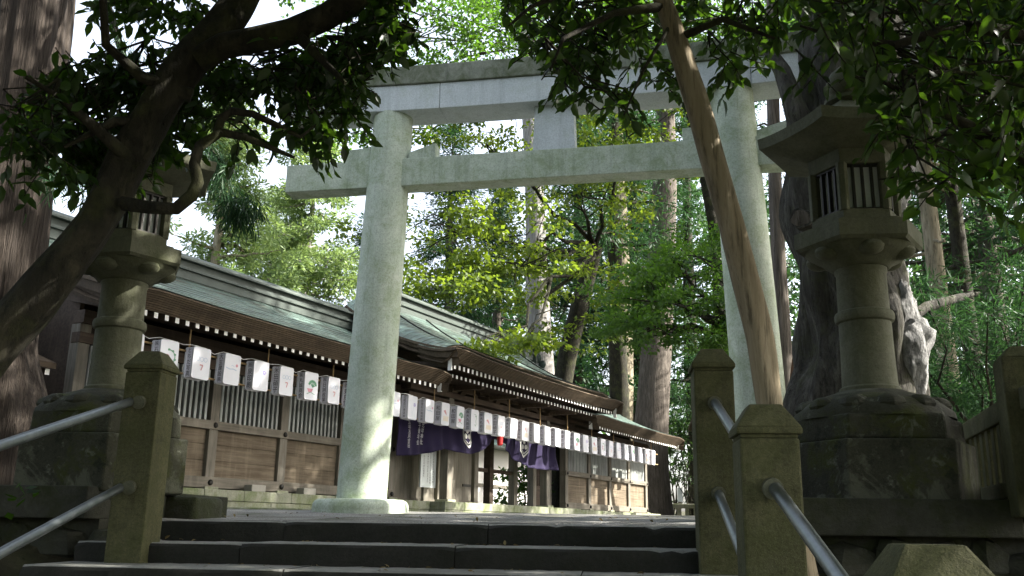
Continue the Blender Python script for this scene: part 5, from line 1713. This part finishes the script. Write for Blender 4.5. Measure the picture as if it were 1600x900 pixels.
def near_right():
    Y = 4.4
    base = np.array(at(1900, 900, Y)); base[2] = -1.2
    t = thing('overhanging_evergreen_tree', 'evergreen boughs hanging in from the upper right corner over the lantern', 'tree', base, 0, 'evergreen trees leaning over the stairs')
    c = lambda px, py, d=0: np.array(at(px, py, Y + d))
    trunk('trunk', BARK_DARK, t, [base, c(1890, 600), c(1840, 300), c(1780, 60), c(1700, -150)], [.2, .17, .15, .12, .08], base, seg=20, wob=.05, seed=51)
    b = MB()
    b.tube([c(1800, 120), c(1650, 60, -.2), c(1500, 40, -.3), c(1400, 70, -.4), c(1310, 60, -.4), c(1250, 40, -.4)], [.06, .045, .03, .02, .012, .006], 8, wob=.06)
    b.tube([c(1860, 400), c(1680, 290, -.1), c(1520, 200, -.3), c(1420, 150, -.4), c(1350, 110, -.4)], [.05, .04, .028, .018, .006], 8, wob=.06)
    b.tube([c(1500, 190, -.3), c(1440, 240, -.4), c(1400, 280, -.4)], [.014, .01, .004], 6, wob=.06)
    b.build('branches', BARK_DARK, t, smooth=True, off=base, angle=80)
    reg = [([(1290, -20), (1650, -20), (1650, 120), (1500, 140), (1400, 120), (1330, 70), (1290, 30)], (3.6, 5.4), 210),
           ([(1250, -20), (1300, -20), (1310, 50), (1260, 40)], (4.0, 5.0), 12),
           ([(1340, 90), (1460, 110), (1650, 110), (1650, 230), (1540, 280), (1470, 250), (1420, 180), (1350, 150)], (3.6, 5.2), 170),
           ([(1245, 40), (1300, 60), (1310, 100), (1260, 110)], (3.6, 4.0), 7),
           ([(1360, 150), (1420, 170), (1400, 215), (1360, 190)], (3.6, 4.2), 10),
           ([(1390, 240), (1450, 230), (1470, 290), (1420, 320), (1385, 300)], (3.6, 4.1), 12),
           ([(1470, 240), (1640, 210), (1640, 290), (1560, 300), (1490, 290)], (3.9, 5.0), 30),
           ([(1500, 290), (1640, 290), (1640, 320), (1540, 330)], (3.8, 4.6), 8)]
    C, D, N, Ls, W, ti, tb = twigs(reg, 8, seed=25, L=.1, dens=.62)
    A = overhead([((2, 9), (.0, 8.5), (2.9, 7.5)), ((1.5, 9), (-6, 4), (2.5, 6.5)), ((4, 10), (1, 9), (3, 7))], 24000, 6, .2)
    cr_ = leaves('crown', LEAF_NEAR, t, C, D, N, Ls, W, ti, fold=True, off=base)
    leaves('upper_leaves', LEAF_NEAR, cr_, *A, off=base)
    tb.build('twigs', BARK_DARK, t, off=base)


near_left(); near_pole(); near_right()

def fallen_leaves():
    rg = np.random.default_rng(8); C = []; N = []
    for _ in range(190):
        x = rg.uniform(-3.5, .6); j = int(rg.integers(0, 5)); back = rg.random() < .7
        if j == 0: v = rg.uniform(7.05, 11); z = .04 + max(0, (v - 6.95) / 8 * .2)
        else:
            v = 7.0 - .6 * j + (rg.uniform(.42, .58) if back else rg.uniform(.05, .5)); z = .016 - .148 * j + .008
        C.append(ST.W(x, v, z)); n = rg.normal(size=3) * .25; n[2] += 1; N.append(n)
    for _ in range(300):
        p = bw(rg.uniform(-3, 20), rg.uniform(.3, 4.5), .215); C.append(p); n = rg.normal(size=3) * .25; n[2] += 1; N.append(n)
    n = len(C); D = rg.normal(size=(n, 3)); D[:, 2] *= .15
    Ls = rg.uniform(.025, .055, n)
    m = plain('dry_leaf', (.16, .12, .045), .8, var=.6, scale=3)
    o = leaves('fallen_leaves', m, None, np.array(C), D, np.array(N), Ls, Ls * .5, rg.random(n), fold=True)
    tag(o, 'dry leaves scattered over the steps and the gravel', 'fallen leaves', kind='stuff')


fallen_leaves()

# ------------------------------------------------------------------ trees standing outside the picture that shade it
G2 = 'forest trees around the stairs'
def shade_tree(label, x, y, h, h0, sp, seed, nb=70, per=40, zb=-.3):
    conifer(label, (x, y, 0), h, .45, h0, sp, BARK_BROWN, LEAF_CEDAR, seed, nb=nb, per=per, leaf=.55, cr=1.0, group=G2, wf=.4, dens=1.0)


shade_tree('cedar standing beyond the right edge beside the terrace', 9.5, 6.0, 27, 5.5, 4.6, 61, nb=60)
shade_tree('cedar standing beyond the right edge behind the stone fence', 11.2, 11.6, 28, 9.5, 5.0, 69, nb=100)
shade_tree('cedar standing beyond the right edge level with the torii', 11.4, 16.6, 27, 8.5, 5.4, 62, nb=120)
shade_tree('cedar standing beyond the right edge level with the gatehouse', 19.0, 22.0, 25, 6, 4.8, 63)
shade_tree('cedar standing far to the right of the shrine end', 24.0, 31.0, 24, 8, 4.5, 64)
shade_tree('cedar behind the photographer to the right', 6.5, -4.0, 20, 4, 4.8, 65)
shade_tree('cedar behind the photographer to the left', -5.5, -5.0, 20, 4, 4.8, 66)
shade_tree('cedar standing left of the lower stairs', -10.5, 3.5, 20, 4, 4.5, 67)
shade_tree('cedar far behind the photographer', .5, -11.0, 22, 4, 5.0, 68)
